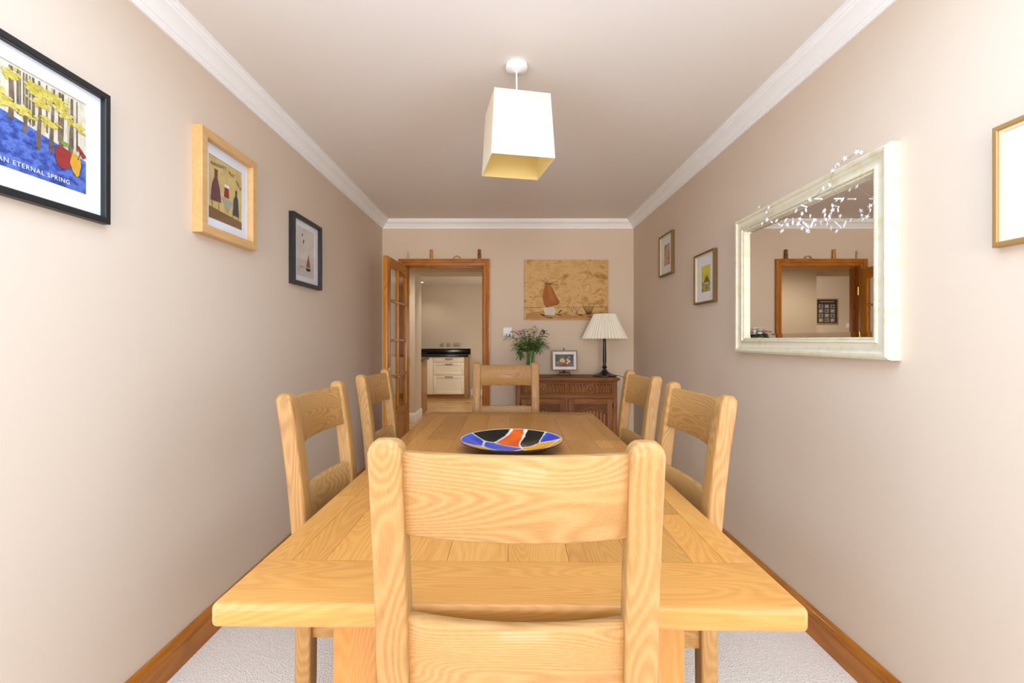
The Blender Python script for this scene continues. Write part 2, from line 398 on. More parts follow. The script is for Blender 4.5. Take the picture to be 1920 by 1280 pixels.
# top rail with its arched underside
N = 16
arch = lambda x: 1.80+.035*math.sin(math.pi*(x-.098)/.529)**.7 if .098 < x < .627 else 1.80
xs = [.098+.529*i/N for i in range(N+1)]
m.rings([[(x, -h, arch(x)), (x, h, arch(x)), (x, h, DH), (x, -h, DH)] for x in xs], mat=1, tone=.45)
m.box(.351, .374, -h+.004, h-.004, .59, 1.84, .004)
for z in ROW[1:-1]: m.box(.09, .635, -h+.004, h-.004, z-.011, z+.011, .004, mat=1)
m.build('door_frame', [PINEDOOR['z'], PINEDOOR['x']], door)
MB().box(.098, .627, -.008, .008, .2, .545).box(.13, .595, -.016, .016, .232, .513, .008).build('panel', PINEDOOR['z'], door)
for c in (0, 1):
    for r in range(4):
        x0, x1 = (.096, .353) if c == 0 else (.372, .629)
        MB().box(x0, x1, -.002, .002, ROW[r]+.006 if r else .598, (ROW[r+1]-.006) if r < 3 else 1.83).build('pane', glass_m, door, 0)
hd = MB(); hx = DW-.05
for s in (1, -1):
    hd.box(hx-.02, hx+.02, s*h if s > 0 else -h-.006, h+.006 if s > 0 else -h, .84, .98, .002)
    hd.tube([(hx, s*h, .90), (hx, s*(h+.045), .90), (hx-.02, s*(h+.052), .90), (hx-.115, s*(h+.05), .895)], .008, 10)
hd.build('door_handle', brass_m, door)
for z in (.25, .95, 1.65): MB().tube([(-.004, h, z), (-.004, h, z+.08)], .006, 8).build('hinge', brass_m, door)

# ------------------------------------------------------------------ dining table
TR = -.8; tcx, tcy = .017, 1.79
table = thing('dining_table', 'long oak dining table with an extension leaf, in the middle of the room', 'table', (tcx, tcy, 0), TR)
HW, T0, T1 = .503, .728, .770
random.seed(11)
def plank(m, x0, x1, y0, y1, axis, tone):
    ed = []
    def pick(c):
        ox = abs(abs(c.x)-HW) < 1e-4; oy = abs(abs(c.y)-1.03) < 1e-4
        return (ox or oy)
    def tiny(c): return True
    m.box(x0+(.0004 if x0 > -HW else 0), x1-(.0004 if x1 < HW else 0), y0+(.0004 if y0 > -1.03 else 0), y1-(.0004 if y1 < 1.03 else 0), T0, T1, .011, mat='xy'.index(axis), tone=tone, pick=pick, seg=4)
def section(name, y0, y1, end):
    m = MB(); a, b = y0, y1
    if end < 0: plank(m, -HW, HW, y0, y0+.155, 'x', .62); a = y0+.155
    if end > 0: plank(m, -HW, HW, y1-.155, y1, 'x', .5); b = y1-.155
    for s in (-1, 1):
        for r in range(2):
            xa, xb = sorted((s*(HW-.0665*r), s*(HW-.0665*(r+1))))
            yy = a
            while yy < b-.001:
                L = .22+random.random()*.35; ye = b if yy+L > b-.12 else yy+L
                plank(m, xa, xb, yy, ye, 'y', random.random()); yy = ye
    n = 6; w = (HW-.133)*2/n
    for i in range(n):
        plank(m, -HW+.133+w*i, -HW+.133+w*(i+1), a, b, 'y', .25+random.random()*.6)
    m.build(name, [OAKT['x'], OAKT['y']], table, 30)
section('tabletop', -1.03, -.2915, -1); section('extension_leaf', -.290, .238, 0); section('tabletop', .2395, 1.03, 1)
for sx in (-1, 1):
    for sy in (-1, 1):
        MB().box(sx*.305-.0445, sx*.305+.0445, sy*.845-.0445, sy*.845+.0445, 0, T0-.0005, .005).build('leg', OAKT['z'], table)
m = MB()
for s in (-1, 1):
    m.box(-.26, .26, s*.845-.012, s*.845+.012, .645, T0-.0005, .002)
    m.box(s*.305-.012, s*.305+.012, -.80, .80, .645, T0-.0005, .002, mat=1)
m.build('apron', [OAKT['x'], OAKT['y']], table)

# ------------------------------------------------------------------ chairs
def lerp_path(P, z):
    for (z0, y0), (z1, y1) in zip(P, P[1:]):
        if z <= z1: return y0+(y1-y0)*(z-z0)/(z1-z0)
    return P[-1][1]
CP = [(0, -.214), (.25, -.200), (.47, -.198), (.60, -.203), (.70, -.211), (.80, -.220), (.92, -.234), (1.066, -.256)]
PXC, PW, PD = .195, .052, .044
def make_chair():
    t = thing('dining_chair', None, 'chair')
    for s in (-1, 1):
        m = MB(); rs = []
        zs = [0, .12, .25, .36, .47, .54, .60, .65, .70, .75, .80, .86, .92, .98, 1.03, 1.046]
        for z in zs+[1.054, 1.060, 1.0645, 1.066]:
            sh = {1.054: .0022, 1.060: .0058, 1.0645: .0105, 1.066: .0165}.get(z, 0)
            yc = lerp_path(CP, z); ax, ay, c = PW/2-sh, PD/2-sh*.9, .007
            c = min(c, ax*.5)
            pts = []
            for (qx, qy, a0) in ((1, 1, 0), (-1, 1, 90), (-1, -1, 180), (1, -1, 270)):
                for k in range(4):
                    a = R(a0+30*k)
                    pts.append((s*PXC+qx*(ax-c)+c*math.cos(a), yc+qy*(ay-c)+c*math.sin(a), z))
            rs.append(pts)
        m.rings(rs); m.build('back_post', OAK['z'], t, 50)
    for z0, z1 in ((.912, 1.046), (.628, .778)):
        m = MB(); N = 14; rs = []; th = .011
        for i in range(N+1):
            x = -.173+.346*i/N; u = (x/.173)**2; bow = -.026*(1-u)
            r = []
            yb, yt = lerp_path(CP, z0)+bow+.002, lerp_path(CP, z1)+bow+.002
            c = .004
            prof = [(-th+c, z0), (th-c, z0), (th, z0+c), (th, z1-c), (th-c, z1), (-th+c, z1), (-th, z1-c), (-th, z0+c)]
            for dy, z in prof:
                r.append((x, yb+(yt-yb)*(z-z0)/(z1-z0)+dy, z))
            rs.append(r)
        m.rings(rs); m.build('back_slat', OAK['x'], t, 50)
    m = MB(); rs = []
    m.box(-.164, .164, -.205, -.17, .437, .462, .003).box(-.218, .218, -.172, .215, .437, .462, .006, seg=3)
    m.build('seat', OAK['x'], t)
    m = MB()
    m.box(-.165, .165, -.21, -.19, .385, .436, .002).box(-.165, .165, .178, .198, .385, .436, .002)
    for s in (-1, 1): m.box(s*PXC-.011, s*PXC+.011, -.177, .165, .385, .436, .002, mat=1)
    m.build('seat_rail', [OAK['x'], OAK['y']], t)
    for s in (-1, 1): MB().box(s*PXC-.022, s*PXC+.022, .165, .209, 0, .436, .004).build('front_leg', OAK['z'], t)
    return t
chair = make_chair()
chairs = [
    (.0245, .941, -2.4, 'pale oak ladder-back dining chair nearest the camera, at the near end of the table'),
    (.002, 2.80, 180, 'pale oak ladder-back dining chair at the far end of the table, before the sideboard'),
    (-.362, 1.475, -90, 'oak dining chair on the left of the table, the one nearer the camera'),
    (-.372, 2.17, -90, 'oak ladder-back dining chair on the left of the table beside the open glazed door'),
    (.345, 1.43, 90, 'oak ladder-back dining chair on the right of the table below the big cream mirror'),
    (.368, 2.08, 90, 'oak ladder-back dining chair on the right of the table, the one nearer the sideboard'),
]
for i, (x, yy, rz, lab) in enumerate(chairs):
    c = chair if i == 0 else copy_tree(chair)
    c.location = (x, yy, 0); c.rotation_euler = (0, 0, R(rz)); tag(c, lab, 'chair', 'oak chairs around the dining table')

# ------------------------------------------------------------------ painted plate on the table
plate = thing('decorative_plate', 'large shallow plate painted in blue, black, yellow and red patches on the dining table', 'plate', (.0235, 1.853, .770))
sites = [(.05, .48, 'r'), (-.46, .66, 'k'), (.42, .46, 'k'), (-.25, .02, 'b'), (-.80, .14, 'b'), (-.54, -.36, 'y'),
         (.03, -.50, 'k'), (.62, -.06, 'y'), (.92, .34, 'b'), (.88, -.34, 'y'), (.56, -.66, 'r'), (-.20, -.88, 'k')]
PC = {'r': S(214, 66, 24), 'k': S(24, 22, 20), 'b': S(20, 50, 170), 'y': S(236, 170, 10), 'w': S(225, 225, 205), 'o': S(235, 120, 20), 'l': S(60, 110, 215)}
def plate_col(u, v):
    r = math.hypot(u, v)
    if r > .985: return PC['w']
    wu, wv = u+.06*math.sin(5*v), v+.06*math.sin(4*u+1)
    ds = sorted((math.hypot(wu-a, wv-b), k, i) for i, (a, b, k) in enumerate(sites))
    if ds[1][0]-ds[0][0] < .028: return PC['w']
    k = ds[0][1]; c = PC[k]
    t = .5+.5*math.sin(9*u+4*v+3*math.sin(6*v)); alt = {'b': PC['l'], 'r': PC['o'], 'y': PC['o']}.get(k, c)
    t *= .3 if k == 'y' else .5
    return tuple(c[j]*(1-t)+alt[j]*t for j in range(3))+(1,)
bm = bmesh.new(); cl = bm.verts.layers.float_color.new('paint')
RP, NR, NA = .206, 44, 220
zf = lambda r: .006+.038*max(0, (r-.38)/.62)**1.5
prev = None; cv = bm.verts.new((0, 0, zf(0))); cv[cl] = plate_col(0, 0)
for i in range(1, NR+1):
    r = i/NR; ring = []
    for a in range(NA):
        th = 2*math.pi*a/NA; u, v = r*math.cos(th), r*math.sin(th)
        q = bm.verts.new((u*RP, v*RP, zf(r))); q[cl] = plate_col(u, v); ring.append(q)
    for a in range(NA):
        b = (a+1) % NA
        bm.faces.new([cv, ring[a], ring[b]] if prev is None else [prev[a], ring[a], ring[b], prev[b]])
    prev = ring
me = bpy.data.meshes.new('painted_face'); bm.to_mesh(me); bm.free()
pm = bpy.data.materials.new('plate_glaze'); n, l, b = nodes(pm)
at = n.new('ShaderNodeAttribute'); at.attribute_name = 'paint'; l.new(at.outputs['Color'], b.inputs['Base Color'])
b.inputs['Roughness'].default_value = .15; b.inputs['Specular IOR Level'].default_value = .3
me.materials.append(pm)
for p in me.polygons: p.use_smooth = True
o = bpy.data.objects.new('painted_face', me); COL.objects.link(o); o.parent = plate
m = MB(); m.lathe([(RP, .0442), (RP+.002, .043), (RP+.001, .040), (RP*.94, .034), (RP*.8, .021), (RP*.6, .010), (RP*.42, .004), (RP*.40, 0), (.005, 0)], 96, cap=False)
m.build('underside', plain('dark_glaze', S(46, 40, 26), .25), plate)

# ------------------------------------------------------------------ pendant lamp
pend = thing('pendant_lamp', 'white square tapered fabric pendant lamp hanging from the ceiling over the table', 'lamp', (.047, 1.96, H))
m = MB(); m.lathe([(.006, -.0005), (.046, -.0005), (.048, -.010), (.046, -.020), (.036, -.027), (.012, -.031), (.006, -.034)], 40); m.build('ceiling_rose', plastic_m, pend)
m = MB(); m.tube([(0, 0, -.034), (.001, 0, -.09), (.0, 0, -.17), (0, 0, -.22)], .0035, 8); m.build('flex', plastic_m, pend)
sh = MB(); ang = R(11.4); zb, zt_ = 1.958-H, 2.228-H
def sq(hs, z): return [(hs*(c*math.cos(ang)-s*math.sin(ang)), hs*(c*math.sin(ang)+s*math.cos(ang)), z) for c, s in ((-1, -1), (1, -1), (1, 1), (-1, 1))]
B, T = .132, .117
sh.rings([sq(B, zb), sq(T, zt_)], 0, cap=False, tone=.5).rings([sq(T-.003, zt_), sq(B-.003, zb)], 1, cap=False)
sh.rings([sq(B-.003, zb), sq(B, zb)], 0, cap=False).rings([sq(T, zt_), sq(T-.003, zt_)], 0, cap=False)
sh.build('lamp_shade', [shade_mat('shade_outside', S(250, 246, 238), .5), shade_mat('shade_lining', S(250, 228, 160), .5)], pend, 0)
m = MB(); m.lathe([(.016, -.195), (.018, -.215), (.018, -.25), (.016, -.262), (.004, -.262)], 20); m.build('bulb_holder', plastic_m, pend)
m = MB(); m.lathe([(.012, -.262), (.014, -.275), (.026, -.30), (.031, -.325), (.026, -.345), (.012, -.356), (.002, -.358)], 24); m.build('bulb', plain('opal_bulb', S(245, 240, 228), .2), pend)
m = MB()
for k in range(4):
    a = ang+R(90*k); m.tube([(0, 0, -.205), (.114*math.cos(a), .114*math.sin(a), -.205)], .002, 6)
m.build('shade_carrier', white_m, pend)

# ------------------------------------------------------------------ framed pictures (local: x right, z up, front towards -y)
def frame_mesh(w, h, prof):                           # prof: (inward, depth)
    m = MB(); rs = []
    for cx, cz in ((-1, -1), (1, -1), (1, 1), (-1, 1)):
        rs.append([(cx*(w/2-o), -d, cz*(h/2-o)) for o, d in prof])
    m.rings(rs, loop=True); return m
def ring_plate(m, w, h, iw, ih, y, t=.002, cx=0, cz=0):
    rs = []
    for sx, sz in ((-1, -1), (1, -1), (1, 1), (-1, 1)):
        rs.append([(sx*w/2, y, sz*h/2), (cx+sx*iw/2, y, cz+sz*ih/2), (cx+sx*iw/2, y+t, cz+sz*ih/2), (sx*w/2, y+t, sz*h/2)])
    return m.rings(rs, loop=True)
def picture(name, label, loc, rz, w, h, bar, depth, fm, iw, ih, art, group='framed pictures on the dining room walls', dz=0, inner=None, mount=mat_m):
    t = thing(name, label, 'picture', loc, rz, group)
    frame_mesh(w, h, [(0, .0005), (0, depth-.002), (.002, depth), (bar-.002, depth), (bar, depth-.002), (bar, .0005)]).build('frame', fm, t)
    if inner:                                         # a lighter slip inside the frame
        frame_mesh(w-2*bar, h-2*bar, [(.0, .0005), (.0, depth*.72), (.006, depth*.6), (.006, .0005)]).build('slip', inner, t)
    W, Hh = w-2*bar, h-2*bar
    y = -depth*.35
    ring_plate(MB(), W, Hh, iw, ih, y, cz=dz).build('mount', mount, t, 0)
    a = MB(); a.box(-iw/2-.004, iw/2+.004, y+.003, y+.006, dz-ih/2-.004, dz+ih/2+.004)
    mats = art(a, iw, ih, y+.003, dz)
    a.build('artwork', mats, t, 0)
    MB().box(-W/2, W/2, y-.006, y-.004, -Hh/2, Hh/2).build('glass', glass_m, t, 0)
    return t
def blob(a, cx, cz, rx, rz, y, mat, n=14, jit=.12, rot=0):
    pts = []
    for i in range(n):
        t = 2*math.pi*i/n; k = 1+jit*(random.random()*2-1)
        px, pz = rx*k*math.cos(t), rz*k*math.sin(t)
        pts.append((cx+px*math.cos(rot)-pz*math.sin(rot), y, cz+px*math.sin(rot)+pz*math.cos(rot)))
    a.poly(pts, mat)
def stroke(a, p, q, w0, w1, y, mat):
    p, q = Vector((p[0], 0, p[1])), Vector((q[0], 0, q[1])); d = (q-p).normalized(); nrm = Vector((-d.z, 0, d.x))
    a.poly([tuple(v) for v in [Vector((v.x, y, v.z)) for v in (p+nrm*w0/2, p-nrm*w0/2, q-nrm*w1/2, q+nrm*w1/2)]], mat)
def text(name, body, size, loc, mat, parent, extra=0, rot=0):
    c = bpy.data.curves.new(name, 'FONT'); c.body = body; c.size = size; c.align_x = 'CENTER'; c.extrude = .0001; c.space_character = 1.15
    tmp = bpy.data.objects.new(name, c); COL.objects.link(tmp); c.materials.append(mat)
    me = bpy.data.meshes.new_from_object(tmp.evaluated_get(bpy.context.evaluated_depsgraph_get()))
    bpy.data.objects.remove(tmp); o = bpy.data.objects.new(name, me); COL.objects.link(o); o.parent = parent
    o.location = loc; o.rotation_euler = (R(90), R(rot), 0); return o

blue_m = paint_noise('bluebell_paint', [S(26, 44, 92), S(44, 70, 150), S(92, 118, 190), S(46, 70, 130)], 34, (1, 1, 1.6))
mist_m = paint_noise('woodland_mist', [S(196, 176, 130), S(224, 214, 190), S(206, 184, 120)], 30, (1.5, 1, .5))
leafy_m = paint_noise('spring_leaf_paint', [S(160, 140, 40), S(206, 184, 66), S(226, 212, 130)], 70)
trunk_m = paint_noise('trunk_paint', [S(64, 50, 38), S(112, 90, 70), S(146, 122, 96)], 40)
redp_m = plain('red_paint', S(150, 40, 32), .8, var=.4, vscale=80)
ochrep_m = plain('ochre_paint', S(214, 156, 36), .8, var=.2, vscale=60)
whitep_m = plain('white_paint', S(235, 235, 235), .8); blackp_m = plain('black_paint', S(34, 30, 28), .8)
greenp_m = plain('green_paint', S(110, 150, 60), .8)
def art_wood(a, w, h, y, dz):
    random.seed(21); k = .0005
    a.poly([(-w/2, y-k, -h/2), (w/2, y-k, -h/2), (w/2, y-k, -.03), (0, y-k, .0), (-w/2, y-k, .03)], 1)
    for i in range(40):                                # pale far trunks, then darker near ones
        x = -w/2+.004+(w-.008)*random.random(); wd = .0015+.003*random.random()
        stroke(a, (x, .03-.05*(x+w/2)/w+.01*random.random()), (x+.004*(random.random()-.5), h/2-.001), wd*1.2, wd*.7, y-k*(2+i*.01), 3 if i % 3 else 8)
    for i in range(9):
        x = -w/2+.012+(w-.03)*(i+.5*random.random())/9; wd = .005+.006*random.random(); b_ = -.005-.035*random.random()+(.015 if x < 0 else -.012)
        stroke(a, (x, b_), (x+.005, .05), wd*1.5, wd, y-k*(2.6+i*.01), 3); stroke(a, (x+.005, .05), (x+.002+.008*random.random(), h/2-.001), wd, wd*.6, y-k*(2.6+i*.01), 3)
    for i in range(20):
        ux, uz = (random.random()-.5)*w*.86, h*(.06+.36*random.random())
        for j in range(34):
            px_ = max(-w/2+.006, min(w/2-.006, ux+random.gauss(0, .013))); pz_ = min(h/2-.005, uz+random.gauss(0, .005))
            blob(a, px_, pz_, .003+.005*random.random(), .002+.003*random.random(), y-k*(3.2+.002*(i*34+j)*.5), 2, n=7, jit=.3)
    blob(a, .088, -.045, .026, .030, y-k*6, 4); blob(a, .122, -.05, .015, .032, y-k*6.1, 5); blob(a, .09, -.005, .012, .006, y-k*6.2, 6)
    stroke(a, (.128, .004), (.150, -.022), .008, .014, y-k*6.3, 4); stroke(a, (.128, -.035), (.138, -.010), .002, .002, y-k*6.3, 7)
    return [mist_m, blue_m, leafy_m, trunk_m, redp_m, ochrep_m, greenp_m, blackp_m, plain('pale_trunk_paint', S(190, 172, 146), .8)]
PX = XL
p1 = picture('framed_picture', 'black framed picture of a bluebell wood, nearest the camera on the left wall', (XL, 1.165, 1.762), 90, .44, .392, .019, .024, blackf_m, .312, .262, art_wood, dz=.006)
text('lettering', 'AN ETERNAL SPRING', .017, (0.015, -.024*.35+.0005, -.113), whitep_m, p1)

ochre_bg = paint_noise('ochre_ground', [S(196, 164, 92), S(216, 188, 118), S(222, 198, 136)], 16)
plum_m = plain('plum_paint', S(112, 62, 66), .8, var=.3, vscale=70); tealp_m = plain('slate_paint', S(70, 66, 58), .8); greyp2_m = plain('cloth_paint', S(170, 166, 150), .8)
def art_still(a, w, h, y, dz):                        # a plain still life in the same colours
    k = .0005; random.seed(5); f = lambda u, v: (u*w/2, v*h/2+dz)
    def pl(pts, mt, lv): a.poly([(f(*p)[0], y-k*lv, f(*p)[1]) for p in pts], mt)
    pl([(-1, -1), (1, -1), (1, -.72), (-1, -.62)], 6, 1)
    pl([(-.28, -.15), (.5, -.18), (.28, -.38), (.12, -.62)], 3, 3)
    pl([(-.88, -.42), (-.8, .1), (-.66, .36), (-.5, .36), (-.35, .0), (-.3, -.38)], 1, 4)
    pl([(-.66, .36), (-.66, .54), (-.5, .54), (-.5, .36)], 1, 5); pl([(-.67, .54), (-.67, .62), (-.49, .62), (-.49, .54)], 2, 5.2)
    pl([(-.12, -.12), (-.08, .2), (.14, .2), (.18, -.12)], 2, 4); pl([(-.12, .2), (-.12, .3), (.18, .3), (.18, .2)], 4, 5)
    pl([(.42, -.6), (.46, -.05), (.62, .14), (.74, .02), (.8, -.6)], 5, 4); pl([(.57, .1), (.57, .28), (.67, .28), (.67, .1)], 5, 5)
    for u in (-.78, -.42, .42, .78): stroke(a, f(u, -.42), f(u, -.8), .004, .004, y-k*2, 6)
    return [ochre_bg, plum_m, redp_m, greyp2_m, whitep_m, tealp_m, plain('umber_paint', S(130, 94, 50), .8)]
p2 = picture('framed_picture', 'picture in a deep pale wood frame between two black framed ones', (XL, 1.973, 1.849), 90, .394, .420, .036, .040, BEECH['x'], .236, .262, art_still)
text('lettering', 'NAUGHTY', .020, (-.050, -.040*.35+.0005, .096), blackp_m, p2, rot=-6)
text('lettering', 'BUT', .019, (.035, -.040*.35+.0005, .090), blackp_m, p2, rot=14)
text('lettering', 'NICE', .019, (.088, -.040*.35+.0005, .062), blackp_m, p2, rot=40)

sky_bg = paint_noise('pale_sketch_ground', [S(206, 194, 178), S(222, 212, 200), S(228, 220, 210)], 10)
def art_sketch(a, w, h, y, dz):
    k = .0005; f = lambda u, v: (u*w/2, v*h/2)
    a.poly([(*f(-1, -1)[:1], y-k, f(-1, -1)[1]), (f(1, -1)[0], y-k, f(1, -1)[1]), (f(1, -.35)[0], y-k, f(1, -.35)[1]), (f(-1, -.25)[0], y-k, f(-1, -.25)[1])], 1)
    for u, v in ((-.35, .7), (-.2, .5), (-.26, .42)): blob(a, *f(u, v), .006, .009, y-k*2, 2, jit=.3)
    a.poly([(f(p, q)[0], y-k*2, f(p, q)[1]) for p, q in ((.06, -.55), (.34, -.02), (.36, -.55))], 3); a.poly([(f(p, q)[0], y-k*2, f(p, q)[1]) for p, q in ((.40, -.55), (.38, -.12), (.54, -.55))], 3)
    a.poly([(f(p, q)[0], y-k*2, f(p, q)[1]) for p, q in ((.0, -.60), (.12, -.72), (.48, -.72), (.6, -.60))], 2); stroke(a, f(.37, -.6), f(.37, .04), .003, .002, y-k*3, 2)
    for i in range(4): stroke(a, f(-.62+i*.13, -.62), f(-.56+i*.13, -.60), .006, .004, y-k*3, 2)
    return [sky_bg, plain('sketch_shore', S(214, 204, 194), .8), blackp_m, plain('rust_paint', S(150, 92, 44), .8)]
picture('framed_picture', 'small black framed pale sketch on the left wall, nearest the open door', (XL, 2.765, 1.741), 90, .394, .408, .022, .032, blackf_m, .245, .290, art_sketch)

tan_bg = paint_noise('tan_wash', [S(150, 106, 60), S(190, 152, 104), S(208, 180, 140)], 18, detail=10)
def art_tan(a, w, h, y, dz):
    random.seed(8); k = .0005
    for i in range(9): blob(a, (random.random()-.5)*w*.7, dz+(random.random()-.5)*h*.8, .008+.01*random.random(), .012+.02*random.random(), y-k*(1+i*.1), 1+i % 2, jit=.35)
    return [tan_bg, plain('umber_wash', S(140, 98, 60), .8), plain('sand_wash', S(206, 176, 138), .8)]
golddark_m = plain('dull_gold', S(120, 92, 52), .45, metal=.4)
creamedge_m = plain('cream_slip', S(226, 208, 166), .6)
picture('framed_picture', 'small gold framed tan print, highest on the right wall, nearest the back wall', (XR, 3.562, 1.883), -90, .286, .324, .012, .026, golddark_m, .130, .165, art_tan, inner=creamedge_m)
yel_bg = paint_noise('yellow_sky', [S(196, 186, 40), S(214, 206, 70), S(224, 214, 110)], 12)
def art_yel(a, w, h, y, dz):
    k = .0005; f = lambda u, v: (u*w/2, dz+v*h/2); random.seed(4)
    q = lambda pts, mt, lv: a.poly([(f(*p)[0], y-k*lv, f(*p)[1]) for p in pts], mt)
    q([(-1, -1), (1, -1), (1, -.25), (-1, -.2)], 1, 1)
    q([(-.5, -.25), (-.3, -.1), (-.12, .1), (0, .35), (.06, .1), (.25, .15), (.34, .42), (.4, .1), (.62, -.1), (.75, -.28)], 2, 2)
    blob(a, *f(.1, -.62), .022, .018, y-k*3, 3); stroke(a, f(-.2, -.35), f(.5, -.36), .007, .005, y-k*3, 4)
    return [yel_bg, paint_noise('meadow_wash', [S(120, 110, 40), S(176, 168, 84), S(206, 196, 130)], 30), plain('spire_paint', S(104, 78, 66), .8), plain('pool_paint', S(150, 130, 80), .8), plain('pale_paint', S(220, 210, 180), .8)]
picture('framed_picture', 'gold framed yellow landscape print beside the far edge of the big mirror', (XR, 2.872, 1.607), -90, .290, .322, .012, .026, golddark_m, .132, .165, art_yel, inner=creamedge_m, dz=-.005)
def art_blank(a, w, h, y, dz): return [paper_m]
goldf_m = plain('brushed_gold', S(176, 138, 84), .4, metal=.35)
picture('framed_picture', 'gold framed white print cut off by the right border of the photo', (XR, 1.018, 1.606), -90, .305, .308, .013, .022, goldf_m, .15, .15, art_blank, inner=creamedge_m, mount=paper_m)

# canvas on the back wall (no frame)
sand_m = paint_noise('sand_canvas', [S(132, 84, 38), S(190, 142, 82), S(214, 176, 116), S(200, 154, 94), S(224, 190, 136)], 6, (1.2, 1, 1.7), 14, .3)
cv_t = thing('canvas_painting', 'unframed sandy brown canvas painting on the back wall above the lamp', 'painting', (.598, YB, 1.711), 0)
cw, ch = .826, .590
MB().box(-cw/2, cw/2, -.032, -.0005, -ch/2, ch/2, .003).build('canvas', sand_m, cv_t)
a = MB(); k = .0006; Y = -.0325
f = lambda u, v: ((u-.5)*cw, (.5-v)*ch)               # fractions of the picture, from its top left
random.seed(14)
def pl(pts, mt, lv): a.poly([(f(*p)[0], Y-k*lv, f(*p)[1]) for p in pts], mt)
stroke(a, f(.01, .80), f(.99, .79), .003, .004, Y-k*.5, 3); pl([(.02, .985), (.02, .90), (.2, .86), (.4, .90), (.6, .93), (.8, .88), (.98, .9), (.98, .985)], 5, .2)
pl([(.245, .43), (.245, .39), (.31, .39), (.315, .43), (.335, .47), (.37, .58), (.425, .71), (.40, .755), (.33, .775), (.26, .80), (.232, .74), (.218, .62)], 0, 1)   # russet dome shape
pl([(.27, .42), (.31, .43), (.345, .60), (.36, .70), (.31, .66)], 6, 2)
pl([(.225, .80), (.35, .79), (.375, .86), (.36, .93), (.25, .92), (.235, .86)], 1, 2)
for p, q in (((.262, .40), (.20, .33)), ((.27, .40), (.25, .30)), ((.29, .40), (.40, .36)), ((.30, .40), (.41, .43)), ((.275, .40), (.30, .31))): stroke(a, f(*p), f(*q), .006, .002, Y-k*3, 2)
stroke(a, f(.185, .91), f(.24, .93), .006, .014, Y-k*3, 2); stroke(a, f(.41, .89), f(.44, .84), .008, .010, Y-k*3, 2)
for p, q in (((.59, .89), (.57, .78)), ((.59, .89), (.61, .77)), ((.60, .89), (.65, .75))): stroke(a, f(*p), f(*q), .008, .003, Y-k*3, 1)
for i in range(9):
    stroke(a, f(.745+.006*i, .91), f(.69+.018*i, .74+.04*random.random()), .007, .003, Y-k*3, 3)
for i in range(10):
    u, v = .1+.8*random.random(), .9+.07*random.random(); stroke(a, f(u, v), f(u+.06, v+.01), .004, .008, Y-k*2, 3)
for u, v in ((.07, .62), (.64, .60), (.93, .50), (.75, .25), (.88, .21)): blob(a, *f(u, v), .005, .005, Y-k*2, 3)
a.build('brushwork', [plain('russet_paint', S(158, 92, 28), .7, var=.35, vscale=14), plain('chalk_paint', S(214, 198, 180), .8, var=.1), blackp_m, plain('sepia_paint', S(104, 66, 32), .8), plain('pale_cream_paint', S(212, 186, 140), .8), plain('shore_paint', S(182, 132, 78), .8, var=.25, vscale=14), plain('amber_paint', S(176, 104, 30), .7, var=.3, vscale=20)], cv_t, 0)

# ------------------------------------------------------------------ big mirror and the star garland
MW, MH = .985, .705
mir = thing('wall_mirror', 'large mirror in a wide distressed cream frame on the right wall', 'mirror', (XR, 1.462+MW/2, 1.502), -90)
mp = [(0, .0005), (0, .034), (.004, .040), (.012, .044), (.020, .042), (.024, .036), (.034, .031), (.046, .029), (.054, .031), (.058, .036), (.063, .037), (.066, .033), (.066, .028), (.071, .027), (.075, .022), (.075, .0005)]
frame_mesh(MW, MH, mp).build('frame', creamframe_m, mir, 25)
m = MB(); iw, ih = MW-.15, MH-.15
for s in (-1, 1):                                     # beading along the inner edge
    nb = int(iw/.008)
    for i in range(nb): m.box(-iw/2+i*.008+.001, -iw/2+i*.008+.007, -.030, -.024, s*(ih/2+.004)-.003, s*(ih/2+.004)+.003)
    nb = int(ih/.008)
    for i in range(nb): m.box(s*(iw/2+.004)-.003, s*(iw/2+.004)+.003, -.030, -.024, -ih/2+i*.008+.001, -ih/2+i*.008+.007)
m.build('beading', creamframe_m, mir, 0)
m = MB(); bw = .02; yo = -.012; yi = -.0135
q = [(-1, -1), (1, -1), (1, 1), (-1, 1)]
outer = [(sx*(iw/2+.004), yo, sz*(ih/2+.004)) for sx, sz in q]; inner = [(sx*(iw/2-bw), yi, sz*(ih/2-bw)) for sx, sz in q]; back = [(sx*(iw/2+.004), -.008, sz*(ih/2+.004)) for sx, sz in q]
m.rings([back, outer, inner], cap=True); m.build('mirror_glass', mirror_m, mir, 0)

gar = thing('star_garland', 'garland of little white stars and rods draped over the top of the cream mirror frame', 'garland', (1.24, 1.8, 1.86))
GP = [(1.235, 2.216, 1.863), (1.225, 2.118, 1.832), (1.222, 2.131, 1.812), (1.2, 2.089, 1.767), (1.2, 2.127, 1.76), (1.2, 2.05, 1.746), (1.2, 2.015, 1.743), (1.2, 1.995, 1.722), (1.2, 1.975, 1.713), (1.2, 1.975, 1.689), (1.2, 1.949, 1.728), (1.2, 1.937, 1.705), (1.2, 1.9, 1.705), (1.2, 1.879, 1.749), (1.2, 1.841, 1.727), (1.2, 1.791, 1.703), (1.2, 1.855, 1.709), (1.2, 1.864, 1.69), (1.2, 1.841, 1.668), (1.2, 1.81, 1.649), (1.205, 1.801, 1.771), (1.19, 1.69, 1.663), (1.19, 1.671, 1.668), (1.19, 1.656, 1.688), (1.19, 1.699, 1.698), (1.19, 1.656, 1.704), (1.195, 1.614, 1.713), (1.19, 1.75, 1.677), (1.19, 1.695, 1.68), (1.235, 1.688, 1.867), (1.235, 1.7, 1.865), (1.24, 1.663, 1.879), (1.245, 1.613, 1.882), (1.245, 1.593, 1.872), (1.222, 1.7, 1.848), (1.21, 1.733, 1.793), (1.21, 1.699, 1.794)]
